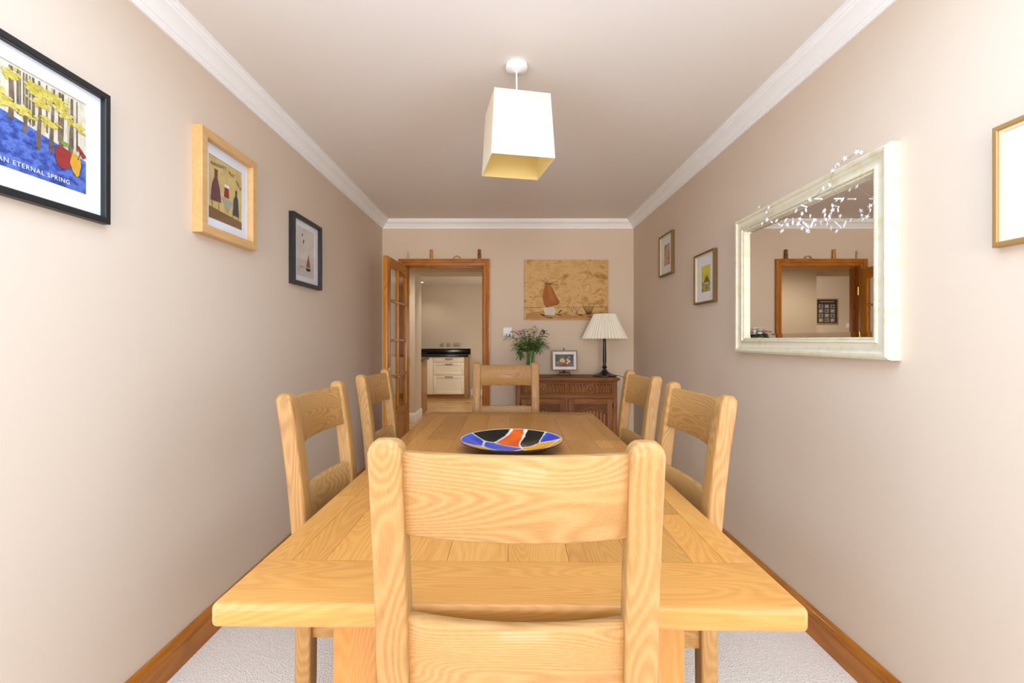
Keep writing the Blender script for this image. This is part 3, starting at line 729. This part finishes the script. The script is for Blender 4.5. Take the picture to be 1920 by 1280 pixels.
GT = [((1.195, 1.757, 1.76), (1.195, 1.719, 1.748)), ((1.195, 1.652, 1.728), (1.195, 1.616, 1.717)), ((1.195, 1.839, 1.76), (1.195, 1.805, 1.743)), ((1.195, 1.827, 1.689), (1.195, 1.794, 1.658)), ((1.195, 1.765, 1.68), (1.195, 1.781, 1.657)), ((1.195, 1.811, 1.739), (1.195, 1.808, 1.724))]
G0 = Vector((1.24, 1.8, 1.86)); star_m = plain('white_star', S(250, 250, 252), .4)
random.seed(2)
def star_mb(r):
    m = MB(); f_, b_ = [], []
    for i in range(10):
        rr = r if i % 2 == 0 else r*.42; t = math.pi*i/5
        f_.append((0, rr*math.cos(t), rr*math.sin(t)))
    cA, cB = (-.0035, 0, 0), (.0035, 0, 0)
    for i in range(10):
        j = (i+1) % 10; m.poly([cA, f_[i], f_[j]]); m.poly([cB, f_[j], f_[i]])
    bmesh.ops.remove_doubles(m.bm, verts=m.bm.verts, dist=1e-6)
    return m
s0 = star_mb(.0105).build('star', star_m, gar, 0)
for i, p in enumerate(GP):
    s = s0 if i == 0 else s0.copy()
    if i: COL.objects.link(s); s.parent = gar
    s.location = Vector(p)-G0; s.rotation_euler = (random.uniform(0, 1.2), random.uniform(-.6, .6), random.uniform(-.7, .7)); sc = random.uniform(.85, 1.15); s.scale = (sc, sc, sc)
for a_, b_ in GT:
    m = MB(); m.tube([Vector(a_)-G0, Vector(b_)-G0], .003, 8); m.build('rod', star_m, gar)
m = MB()
chain = [[0, 1, 2, 3, 4], [3, 5, 6, 7, 8, 9], [6, 10, 11, 12, 16, 14, 13], [14, 15, 27, 28, 21, 22, 23, 25, 26], [16, 17, 18, 19], [13, 20, 35, 36, 34, 30, 29, 31, 32, 33], [28, 24, 23], [26, 36]]
for c in chain:
    P = [Vector(GP[i])-G0 for i in c]; Q = []
    for u, v in zip(P, P[1:]): Q += [u, (u+v)/2+Vector((0, 0, -.006))]
    m.tube(Q+[P[-1]], .0007, 5)
for i, (a_, b_) in enumerate(GT): m.tube([Vector(a_)-G0, Vector(GP[[20, 26, 13, 17, 27, 14][i]])-G0], .0007, 5)
m.build('wire', chrome_m, gar)

# ------------------------------------------------------------------ sideboard and what stands on it
SX0, SX1, SY0, SY1, ST = .098, 1.000, 4.075, 4.495, .875
sb = thing('sideboard', 'dark carved oak sideboard with two drawers and two doors against the back wall', 'sideboard', ((SX0+SX1)/2, (SY0+SY1)/2, 0))
w = (SX1-SX0)/2; d = (SY1-SY0)/2
m = MB()
m.box(-w-.022, w+.022, -d-.022, d, ST-.022, ST, .006, seg=3).box(-w-.010, w+.010, -d-.010, d, ST-.032, ST-.0222, .004)
m.build('top', DARK['x'], sb)
m = MB()
m.box(-w, -w+.038, -d, d, 0, ST-.033, .002).box(w-.038, w, -d, d, 0, ST-.033, .002).box(-w+.038, w-.038, d-.012, d, .08, ST-.033)
for z0, z1 in ((.078, .120), (.690, .725), (.835, ST-.033)): m.box(-w+.038, w-.038, -d+.002, d-.012, z0, z1, .001, mat=1)
m.box(-.013, .013, -d+.002, d-.014, .12, .69, .001).box(-.008, .008, -d+.002, d-.014, .725, .835, .001)
m.build('carcass', [DARK['z'], DARK['x']], sb)
for s in (-1, 1):
    x0, x1 = sorted((s*.0095, s*(w-.040)))
    m = MB().box(x0, x1, -d+.005, -d+.016, .727, .833, .001, tone=.05); n_ = 12; ring = [(x0, .727, x1, .737), (x0, .823, x1, .833), (x0, .737, x0+.010, .823), (x1-.010, .737, x1, .823)]  # recess backing toned dark: groove shade put into the colour
    for (a_, b_, c_, e_) in ring: m.box(a_, c_, -d-.006, -d+.005, b_, e_, .0015)
    cxm = (x0+x1)/2; pw = (x1-x0-.03)/n_
    for i in range(n_):
        fx = x0+.015+pw*(i+.5)
        if abs(fx-cxm) < .04: m.box(fx-pw/2, fx+pw/2, -d-.004, -d+.006, .738, .822, .002, tone=.5); continue
        m.tube([(fx-pw*.28, -d+.003, .742), (fx-pw*.28, -d-.004, .804), (fx-pw*.16, -d-.004, .815), (fx+pw*.16, -d-.004, .815), (fx+pw*.28, -d-.004, .804), (fx+pw*.28, -d+.003, .742)], .0052, 6, mat=1, tone=1)  # ribs toned lighter: wear, plus contrast with the painted groove shade
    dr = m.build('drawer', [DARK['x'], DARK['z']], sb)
    m = MB(); m.lathe([(.007, 0), (.007, .008), (.016, .012), (.019, .019), (.015, .026), (.004, .028)], 20, mtx=Matrix.Translation((cxm, -d-.004, .78)) @ Matrix.Rotation(R(90), 4, 'X'))
    m.build('knob', DARK['z'], dr)
    x0, x1 = sorted((s*.0145, s*(w-.040)))
    dm = MB(); z0, z1 = .122, .688
    dm.box(x0, x0+.05, -d-.004, -d+.016, z0, z1, .003).box(x1-.05, x1, -d-.004, -d+.016, z0, z1, .003)
    dm.box(x0+.05, x1-.05, -d-.004, -d+.016, z0, z0+.06, .003, mat=1).box(x0+.05, x1-.05, -d-.004, -d+.016, z1-.05, z1, .003, mat=1).box(x0+.05, x1-.05, -d+.006, -d+.012, z0+.06, z1-.05, tone=.1)  # panel behind the raised strips toned dark as painted shade
    m = dm; a0, a1 = x0+.06, x1-.06
    for i in range(9):
        fx = a0+(a1-a0)*(i+.5)/9; topz = .55+.035*math.sin(math.pi*(i+.5)/9)
        m.box(fx-.011, fx+.011, -d-.002, -d+.0065, .21, topz, .004, tone=.95)  # strips toned lighter: wear, and to set off the painted shade
    m.tube([(a0, -d+.002, .56), ((a0+a1)/2, -d, .612), (a1, -d+.002, .56)], .006, 6)
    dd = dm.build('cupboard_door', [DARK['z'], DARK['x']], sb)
    hx2 = x1-.006 if s > 0 else x0+.006
    for z in (.20, .60): MB().tube([(hx2+s*.008, -d-.006, z), (hx2+s*.008, -d-.006, z+.05)], .005, 8).build('hinge', iron_m, dd)

lampt = thing('table_lamp', 'black stemmed table lamp with a cream pleated shade on the sideboard', 'lamp', (.930, 4.275, ST))
m = MB(); m.lathe([(.112, 0), (.115, .004), (.114, .010), (.100, .014), (.070, .022), (.045, .034), (.028, .048), (.020, .062), (.004, .066)], 40); m.build('base', iron_m, lampt)
m = MB(); m.lathe([(.016, .058), (.014, .072), (.022, .080), (.024, .088), (.016, .096), (.013, .104), (.017, .14), (.0165, .20), (.014, .30), (.013, .36), (.009, .375), (.009, .43), (.004, .44)], 24); m.build('stem', iron_m, lampt)
m = MB(); NP = 44; rs = []
for r, z, amp in ((.2045, .352, .007), (.2075, .356, .007), (.1525, .47, .005), (.1005, .582, .0035), (.0975, .584, .003)):
    rs.append([((r+(amp if i % 2 else -amp))*math.cos(math.pi*i/NP), (r+(amp if i % 2 else -amp))*math.sin(math.pi*i/NP), z) for i in range(2*NP)])
m.rings(rs, cap=False); m.build('lamp_shade', shade_mat('pleated_silk', S(252, 246, 228), .15), lampt, 0)
m = MB(); m.tube([(-.1, 0, .58), (0, 0, .58), (.1, 0, .58)], .002, 6).tube([(0, 0, .43), (0, 0, .58)], .003, 6).lathe([(.004, .44), (.013, .45), (.013, .49), (.028, .53), (.02, .56), (.003, .568)], 16); m.build('bulb_holder', brass_m, lampt)
m = MB(); m.tube([(.09, .05, .010), (.112, -.06, .012), (.1325, -.17, .006), (.1335, -.185, -.02), (.127, -.19, -.06), (.123, -.16, -.30), (.118, -.10, -.60), (.123, .0, -.86)], .0025, 6); m.build('cord', black_m, lampt)

# picture on a small easel
easel = thing('picture_easel', 'small scrolled bronze easel holding a picture on the sideboard', 'easel', (.563, 4.36, ST))
bronze_m = plain('aged_bronze', S(74, 62, 44), .4, metal=.6)
m = MB()
m.tube([(0, .005, .03), (0, .035, .235), (0, .037, .25)], .004, 8, taper=[1, 1, .5]).tube([(0, .03, .19), (0, .085, .003)], .003, 8)
for s in (-1, 1):
    m.tube([(0, -.01, .045), (s*.02, -.016, .028), (s*.045, -.02, .022), (s*.062, -.022, .006), (s*.072, -.022, .003), (s*.076, -.022, .012)], .004, 8)
    m.tube([(0, .0, .035), (s*.03, .004, .031), (s*.05, -.012, .036), (s*.05, -.022, .044)], .003, 8)
    m.tube([(0, -.012, .04), (s*.012, -.018, .015), (s*.028, -.018, .005)], .003, 8)
m.lathe([(.002, .245), (.007, .252), (.002, .264)], 10, c=(0, .037, 0)).lathe([(.003, .02), (.010, .03), (.011, .04), (.004, .052)], 12, c=(0, -.016, 0))
m.build('easel_stand', bronze_m, easel)
stillblue = paint_noise('night_ground', [S(30, 30, 50), S(60, 52, 70), S(92, 60, 66)], 12)
def art_fruit(a, w, h, y, dz):
    random.seed(9); k = .0004; f = lambda u, v: (u*w/2, v*h/2)
    a.poly([(f(-1, -1)[0], y-k, f(-1, -1)[1]), (f(1, -1)[0], y-k, f(1, -1)[1]), (f(1, -.45)[0], y-k, f(1, -.45)[1]), (f(-1, -.3)[0], y-k, f(-1, -.3)[1])], 1)
    for u, v, r, mt in ((-.35, .0, .018, 2), (-.1, -.1, .02, 2), (.35, .1, .016, 2), (-.2, .25, .014, 2), (.5, -.15, .014, 3), (.3, -.4, .012, 3), (-.75, -.3, .012, 4), (.1, .4, .016, 5), (.7, .45, .016, 5), (-.7, .55, .018, 5), (.5, .55, .012, 4)):
        blob(a, *f(u, v), r, r*.85, y-k*(2+random.random()), mt, jit=.22)
    return [stillblue, plain('mauve_paint', S(112, 66, 72), .8, var=.3, vscale=40), plain('lemon_paint', S(226, 178, 70), .8, var=.2, vscale=50), plain('shell_paint', S(226, 196, 176), .8), plain('sea_paint', S(100, 150, 150), .8), plain('leaf_paint', S(52, 74, 66), .8)]
pf = picture('framed_picture', 'little cream framed still life standing on an easel on the sideboard', (.563, 4.354, ST+.048+.095), 0, .240, .188, .007, .014, plain('taupe_frame', S(120, 100, 84), .5), .176, .118, art_fruit, group='pictures on the sideboard', mount=plain('cream_mount', S(232, 222, 206), .8))
pf.rotation_euler = (R(-8), 0, 0)

# vase of flowers
VX, VY, VR, VH = .232, 4.24, .041, .215
vase = thing('glass_vase', 'clear cylindrical glass vase of stems on the sideboard behind the far chair', 'vase', (VX, VY, ST))
m = MB(); m.lathe([(.036, 0), (VR, .004), (VR, VH), (VR-.003, VH), (VR-.003, .012), (.003, .010)], 36); m.build('vase_body', vase_m, vase)
m = MB(); m.lathe([(VR-.0035, .0125), (VR-.0035, .14), (.003, .14)], 36); m.build('water', vase_m, vase)
green_m = plain('leaf_green', S(122, 150, 78), .5, var=.35, vscale=30); dgreen_m = plain('dark_leaf', S(88, 120, 66), .45, var=.3, vscale=30)
stem_m = plain('stem_green', S(96, 124, 60), .5); lilac_m = plain('lilac_petal', S(176, 132, 176), .6, var=.2, vscale=90); rose_m = plain('blush_petal', S(232, 206, 186), .6, var=.1, vscale=60); bud_m = plain('cream_bud', S(222, 224, 176), .6)
pinkb_m = plain('pink_petal', S(222, 170, 168), .6, var=.15, vscale=60)
def leaf(m, base, dirv, L, W, droop=.3, mat=0):
    dirv = Vector(dirv).normalized(); side = dirv.cross(Vector((0, 0, 1)))
    side = side.normalized() if side.length > .05 else Vector((1, 0, 0)); up = side.cross(dirv)
    rs = []
    for i in range(6):
        t = i/5; wv = W*math.sin(math.pi*min(.97, t*.9+.06))**.8*(1 if i < 5 else .1); c = Vector(base)+dirv*L*t+Vector((0, 0, -droop*L*t*t))
        rs.append([c-side*wv/2+up*wv*.14, c, c+side*wv/2+up*wv*.14])
    m.rings(rs, mat, closed=False)
    m.rings([[p-up*.0008 for p in map(Vector, r)] for r in rs], mat, closed=False)
def rose_head(parent, p, r, mt):
    m = MB(); p = Vector(p)
    for lay, (k, rr, tilt) in enumerate(((3, .35, .1), (4, .62, .35), (5, .95, .75))):
        for i in range(k):
            a = 2*math.pi*i/k+lay*.7; rs = []
            for j in range(5):
                t = j/4; row = []
                for q in range(5):
                    b = a+(q/4-.5)*(2*math.pi/k)*1.25
                    rad = r*rr*(.25+.75*math.sin(t*1.45))*(1+tilt*.35*t*t); zz = r*(1.1*t-.15*lay*t-.1*tilt*t*t)*(1-.12*abs(q-2)*t)
                    row.append(p+Vector((rad*math.cos(b), rad*math.sin(b), zz)))
                rs.append(row)
            m.rings(rs, closed=False)
    m.build('blossom', mt, parent, 60)
FG = 'cut flowers and greenery in the glass vase'
vc = Vector((VX, VY, ST))
def stem_thing(name, label, cat, tip, mid=None, foot=None):
    foot = foot or (random.uniform(-.02, .02), random.uniform(-.02, .02), .016)
    tip = Vector(tip)
    # leave through the mouth of the vase
    mouth = Vector((max(-.03, min(.03, tip.x*.22)), max(-.03, min(.03, tip.y*.22)), VH))
    t = thing(name, label, cat, vc, 0, FG)
    pts = [Vector(foot), Vector(foot).lerp(mouth, .5), mouth]+bez(mouth, mid or mouth.lerp(tip, .45)+Vector((0, 0, .03)), tip, 6)[1:]
    m = MB(); m.tube(pts, .0028, 6, taper=[1]*3+[1, .9, .8, .7, .6, .5]); m.build('stem', stem_m, t); return t, pts
random.seed(31)
def sprig(label, tip, mid=None, L=.05, W=.022, mt=None, n=6):
    t, pts = stem_thing('leafy_sprig', label, 'foliage', tip, mid); m = MB()
    P = pts[2:]
    for i in range(1, len(P)):
        d = (P[i]-P[i-1]).normalized(); sd = d.cross(Vector((0, 1, .2))).normalized()
        for s in (-1, 1):
            leaf(m, P[i], d*.7+sd*s*.9+Vector((0, random.uniform(-.5, .3), 0)), L*random.uniform(.9, 1.2), W*1.15, .35)
        leaf(m, P[i].lerp(P[i-1], .5), d*.6+Vector((random.uniform(-.6, .6), -.8, random.uniform(-.2, .4))), L*random.uniform(.8, 1.1), W*1.1, .3)
    leaf(m, P[-1], P[-1]-P[-2], L, W, .2)
    m.build('leaves', mt or green_m, t, 60)
def spike(label, tip, mid=None, r=.009, ln=4):
    t, pts = stem_thing('lilac_spike', label, 'flower', tip, mid); m = MB(); P = pts[-ln:]
    for a_, b_ in zip(P, P[1:]):
        for q in range(5):
            c = a_.lerp(b_, q/5)
            for w_ in range(3):
                an = random.random()*6.28; e = c+Vector((math.cos(an), math.sin(an), random.uniform(-.5, .5)))*r*.8
                m.tube([c, e, e+(e-c)*.5], r*.45, 5, taper=[.5, 1, .2])
    m.build('florets', lilac_m, t, 60)
def bloom(label, tip, r, mt):
    t, pts = stem_thing('rose', label, 'flower', tip); rose_head(t, Vector(tip)-Vector((0, 0, r*.2)), r, mt)
    m = MB()
    for k_ in range(4): leaf(m, Vector(tip)-Vector((0, 0, r*.3)), (math.cos(k_*1.6), math.sin(k_*1.6), -.1), r*1.1, r*.5)
    leaf(m, pts[4], (random.uniform(-1, 1), -.5, .2), .05, .028)
    m.build('leaves', dgreen_m, t, 60)
zz = lambda y_: 1.216+(637-y_)*.00497-ST             # heights of the tips above the sideboard top
xx = lambda x_: (x_-948)*.00497-VX
sprig('dark fern-like sprig reaching left below the light switch', (xx(951), -.03, zz(630)), Vector((xx(966), -.02, zz(630))), .045, .015, dgreen_m)
sprig('leafy sprig drooping lowest on the left of the vase', (xx(975), -.045, zz(664)), Vector((xx(972), -.04, zz(645))), .05, .036, dgreen_m)
sprig('green sprig spreading left at mid height of the bunch', (xx(967), -.05, zz(648)), None, .055, .028, green_m)
sprig('broad green sprig at the middle front of the bunch', (xx(992), -.07, zz(633)), None, .060, .034, green_m)
sprig('dark sprig spreading right at mid height of the bunch', (xx(1021), -.03, zz(645)), None, .055, .028, dgreen_m)
sprig('dark leafy sprig reaching up to the top right of the bunch', (xx(1020), .0, zz(625)), None, .055, .030, dgreen_m)
sprig('green sprig hanging low on the right of the vase', (xx(1010), -.04, zz(655)), Vector((xx(1008), -.03, zz(640))), .05, .022, green_m)
sprig('dark reddish-tipped sprig standing highest in the bunch', (xx(1003), .01, zz(615)), None, .035, .018, dgreen_m)
sprig('green sprig in the left half of the bunch behind the pink rose', (xx(980), .0, zz(634)), None, .055, .03, green_m)
sprig('bright green sprig at the front of the bunch just above the vase mouth', (xx(996), -.085, zz(644)), None, .055, .03, green_m)
sprig('bright green sprig at the front right of the bunch below the large rose', (xx(1008), -.075, zz(636)), None, .055, .03, green_m)
sprig('bright green sprig at the front left of the bunch below the pink rose', (xx(980), -.08, zz(642)), None, .055, .03, green_m)
spike('lilac flower spike arching left in front of the light switch', (xx(956), -.01, zz(623)), Vector((xx(972), 0, zz(612))))
spike('short upright lilac spike left of the cream bud', (xx(981), .0, zz(617)))
spike('lilac flower spike at the top right of the bunch', (xx(1018), .01, zz(616)))
bloom('small pink rose on the left of the bunch', (xx(976), -.06, zz(623)), .028, pinkb_m)
bloom('large blush cream rose at the top of the bunch', (xx(1001), -.06, zz(620)), .036, rose_m)
bloom('pale greenish cream bud between the two roses', (xx(988), -.065, zz(619)), .025, bud_m)

# ------------------------------------------------------------------ small carved figures on the door head
FGr = 'carved wooden figures on the door head'
hz = zt+.062; fy = YB-.0165
random.seed(6)
f1 = thing('carved_figure', 'pale slim carved figure on the door head, nearest the open door', 'ornament', (-.965, fy, hz), 0, FGr)
pale_m = plain('pale_carving', S(208, 180, 142), .6, var=.1)
m = MB(); m.lathe([(.012, 0), (.012, .004), (.007, .012), (.009, .03), (.008, .045), (.005, .052), (.004, .056)], 12); m.build('body', pale_m, f1)
m = MB(); m.lathe([(.004, .056), (.008, .062), (.009, .070), (.006, .079), (.002, .083)], 12); m.build('head', pale_m, f1)
for xpx, lab, dark in ((-.735, 'tan carved standing figure on the door head, above the middle of the doorway', 0), (-.260, 'brown ridged carved figure at the right end of the door head', 1)):
    t = thing('carved_figure', lab, 'ornament', (xpx, fy, hz), 0, FGr)
    m = MB(); m.box(-.018, .018, -.012, .012, 0, .010, .002).lathe([(.015, .010), (.016, .03), (.013, .036), (.017, .042), (.016, .056), (.012, .062)], 14)
    m.box(-.013, .013, -.0145, -.008, .030, .037, .002).box(-.017, -.013, -.008, .004, .02, .055, .002).box(.013, .017, -.008, .004, .02, .055, .002)
    m.build('body', CARVED['z'] if not dark else DARK['z'], t)
    m = MB(); m.lathe([(.012, .062), (.016, .068), (.0165, .085), (.014, .092), (.010, .095)], 14).box(-.003, .003, -.019, -.012, .070, .080, .001).box(-.009, -.004, -.0168, -.012, .080, .084, .001).box(.004, .009, -.0168, -.012, .080, .084, .001)
    m.build('head', CARVED['z'] if not dark else DARK['z'], t)
t = thing('carved_arch', 'little curled wooden ornament lying on the door head between the two upright figures', 'ornament', (-.482, fy, hz), 0, FGr)
m = MB(); m.tube([(.034*math.cos(R(a_))*.95, 0, .006+.024*math.sin(R(a_))) for a_ in range(0, 181, 15)], .0055, 8).box(-.044, .044, -.009, .009, 0, .005, .002)
m.build('arch_body', CARVED['x'], t)

# ------------------------------------------------------------------ switches and sockets
def plate_thing(name, label, cat, loc, rz, w, h, mt, holes, group=None):
    t = thing(name, label, cat, loc, rz, group)
    MB().box(-w/2, w/2, -.008, -.0003, -h/2, h/2, .003).build('faceplate', mt, t)
    m = MB()
    for (x, z, ww, hh_) in holes: m.box(x-ww/2, x+ww/2, -.0115, -.0075, z-hh_/2, z+hh_/2, .0012)
    m.build('rocker', plastic_m, t); return t
plate_thing('light_switch', 'white light switch on the back wall, right of the doorway', 'switch', (.019, YB, 1.296), 0, .086, .086, plastic_m, [(0, 0, .02, .036)])
SG = 'steel sockets above the kitchen worktop'
kp = YK
for xq, ww, lab in ((-1.390, .088, 'leftmost steel socket plate above the black kitchen worktop'), (-1.252, .088, 'middle steel socket plate above the black kitchen worktop'), (-1.065, .150, 'wide double steel socket plate above the right end of the kitchen worktop')):
    plate_thing('wall_socket', lab, 'socket', (xq, kp, 1.115), 0, ww, .088, greyp_m, [(-ww*.25, .022, .012, .022), (ww*.25, .022, .012, .022)], SG)
sk = plate_thing('wall_socket', 'white socket low on the right wall behind the right hand chairs', 'socket', (XR, 3.69, .40), -90, .146, .086, plastic_m, [(-.03, .026, .010, .02), (.03, .026, .010, .02)])
pg = thing('power_plug', 'black plug in the low socket on the right wall', 'plug', (XR-.0085, 3.66, .385), -90)
MB().box(-.024, .024, -.034, 0, -.022, .022, .006).build('plug_body', black_m, pg)
m = MB(); m.tube([(0, -.02, -.02), (0, -.024, -.10), (.05, -.02, -.30), (.08, -.012, -.380)], .003, 6); m.build('lead', black_m, pg)

# ------------------------------------------------------------------ kitchen seen through the doorway
def cabinet(name, label, loc, w, d, fillw):
    t = thing(name, label, 'cabinet', loc, 0, 'cream kitchen units')
    m = MB(); m.box(0, w, .02, d, .095, .868).box(-fillw, -.002, .002, .02, .095, .868, .002); m.build('carcass', cream_m, t)
    MB().box(-fillw, w, .05, d, 0, .094).build('plinth', PANELOAK['x'], t)
    for z0, z1, pan in ((.755, .866, 0), (.492, .749, 1), (.098, .486, 1)):
        m = MB()
        if not pan: m.box(.003, w-.003, 0, .019, z0, z1, .003)
        else:
            m.box(.003, .058, 0, .019, z0, z1, .003).box(w-.058, w-.003, 0, .019, z0, z1, .003).box(.058, w-.058, 0, .019, z0, z0+.058, .003).box(.058, w-.058, 0, .019, z1-.058, z1, .003).box(.058, w-.058, .008, .015, z0+.058, z1-.058)
            nb = 9
            for i in range(nb): xa = .058+(w-.116)*i/nb; m.box(xa+.002, xa+(w-.116)/nb-.002, .006, .0085, z0+.058, z1-.058)
        dr = m.build('drawer', cream_m, t)
        hz_ = z1-.03 if pan else (z0+z1)/2+.015
        m = MB(); m.tube([(w/2-.075, 0, hz_), (w/2-.070, -.022, hz_), (w/2, -.026, hz_-.004), (w/2+.070, -.022, hz_), (w/2+.075, 0, hz_)], .007, 8); m.build('handle', bronze_m, dr)
    MB().box(w+.0005, w+.06, -.01, d, 0, .868, .002).build('end_panel', PANELOAK['z'], t)
    return t
cabinet('kitchen_cabinet', 'cream three drawer kitchen unit under the black worktop, seen through the doorway', (-1.49, 9.345, 0), .645, .595, .30)
m = MB(); m.box(-2.34, -.765, 9.315, YK-.0005, .869, .909, .003)
wt = m.build('kitchen_worktop', granite_m); tag(wt, 'black granite worktop with upstand along the kitchen back wall', 'worktop')
MB().box(-2.34, -.765, YK-.02, YK-.0005, .9095, 1.025, .002).build('upstand', granite_m, wt)
# unit whose side shows beside the end of the hall wall
t = thing('kitchen_cabinet', 'oak sided kitchen base unit beside the end of the hall wall', 'cabinet', (-1.365, 7.30, 0), 0, 'cream kitchen units')
MB().box(-.018, 0, 0, .62, 0, .868, .002).build('end_panel', PANELOAK['z'], t)
MB().box(-.60, -.0185, .02, .60, .095, .868).build('carcass', cream_m, t); MB().box(-.60, -.0185, .05, .56, 0, .0945).build('plinth', PANELOAK['x'], t)
m = MB(); m.box(-2.0, -1.335, 7.255, 7.95, .869, .909, .003); o = m.build('kitchen_worktop', granite_m); tag(o, 'dark worktop on the oak sided unit beside the hall wall', 'worktop')
# second unit further right, seen in the glass of the door
cabinet('kitchen_cabinet', 'cream kitchen unit standing right of the doorway view, mirrored in the door glass', (.18, 9.345, 0), .645, .595, .02)
m = MB(); m.box(.15, XKR-.002, 9.315, YK-.0005, .869, .909, .003); o = m.build('kitchen_worktop', granite_m); tag(o, 'black worktop on the kitchen unit right of the doorway view', 'worktop')

dl_m = emit('downlight_lens', (1, .95, .85, 1), 14)
spots = [(-1.72, 9.35), (.40, 8.9), (-.9, 7.75), (-3.2, 8.1), (-1.5, 5.7)]  # only the first is seen; the others are added for fill light
labs = ['recessed ceiling downlight at the left of the kitchen seen through the doorway', 'added unseen ceiling downlight over the kitchen floor towards the right', 'added unseen ceiling downlight just past the hall opening', 'added unseen ceiling downlight in the room reached left of the hall', 'added unseen ceiling downlight in the hall just behind the dining room']
first = None
for (x_, y_), lab in zip(spots, labs):
    t = thing('ceiling_downlight', lab, 'light', (x_, y_, H), 0, 'recessed kitchen downlights, one seen and the rest added')
    m = MB(); m.lathe([(.030, -.0005), (.044, -.0005), (.044, -.004), (.034, -.006), (.030, -.004)], 24, cap=False); m.build('rim', white_m, t)
    m = MB(); m.lathe([(.0295, -.0008), (.0295, -.003), (.002, -.003)], 24); m.build('lens', dl_m, t)
    ld = bpy.data.lights.new('downlight_lamp', 'SPOT'); ld.energy = (12, 14, 46, 20, 75)[spots.index((x_, y_))]; ld.color = (1, .9, .76); ld.spot_size = R(130 if y_ > 6 else 172); ld.spot_blend = .6; ld.shadow_soft_size = .03  # all but the first are added fill lamps
    lo = bpy.data.objects.new('downlight_lamp', ld); COL.objects.link(lo); lo.parent = t; lo.location = (0, 0, -.012)

# framed poster in the far room, seen only in the mirror
navy_m = plain('poster_black', S(30, 34, 40), .6); tile_m = plain('poster_tile', S(150, 138, 128), .7, var=.5, vscale=40)
def art_poster(a, w, h, y, dz):
    k = .0006
    for r in range(4):
        for c in range(3):
            cx, cz = (c-1)*w*.29, h*(.22-.2*r); a.poly([(cx-w*.11, y-k, cz-h*.08), (cx+w*.11, y-k, cz-h*.08), (cx+w*.11, y-k, cz+h*.08), (cx-w*.11, y-k, cz+h*.08)], 1)
            blob(a, cx+.01*(r % 2), cz, w*.05, h*.045, y-2*k, 2+(r+c) % 2, jit=.3)
    for i in range(9): a.poly([(w*(-.36+i*.08), y-k, h*.40), (w*(-.31+i*.08), y-k, h*.40), (w*(-.31+i*.08), y-k, h*.435), (w*(-.36+i*.08), y-k, h*.435)], 3)
    return [navy_m, tile_m, plain('poster_dark_figure', S(70, 50, 46), .7), plain('poster_pale_figure', S(200, 190, 180), .7)]
picture('framed_picture', 'dark poster of small tiles in a wooden frame, seen in the mirror', (-3.68, 8.78, 1.765), 0, .43, .49, .02, .02, PANELOAK['x'], .385, .445, art_poster, group='pictures beyond the doorway', mount=navy_m)
plate_thing('light_switch', 'white switch plate right of the tiled poster, seen in the mirror', 'switch', (-4.10, 8.78, 1.49), 0, .086, .086, plastic_m, [(0, 0, .02, .036)])
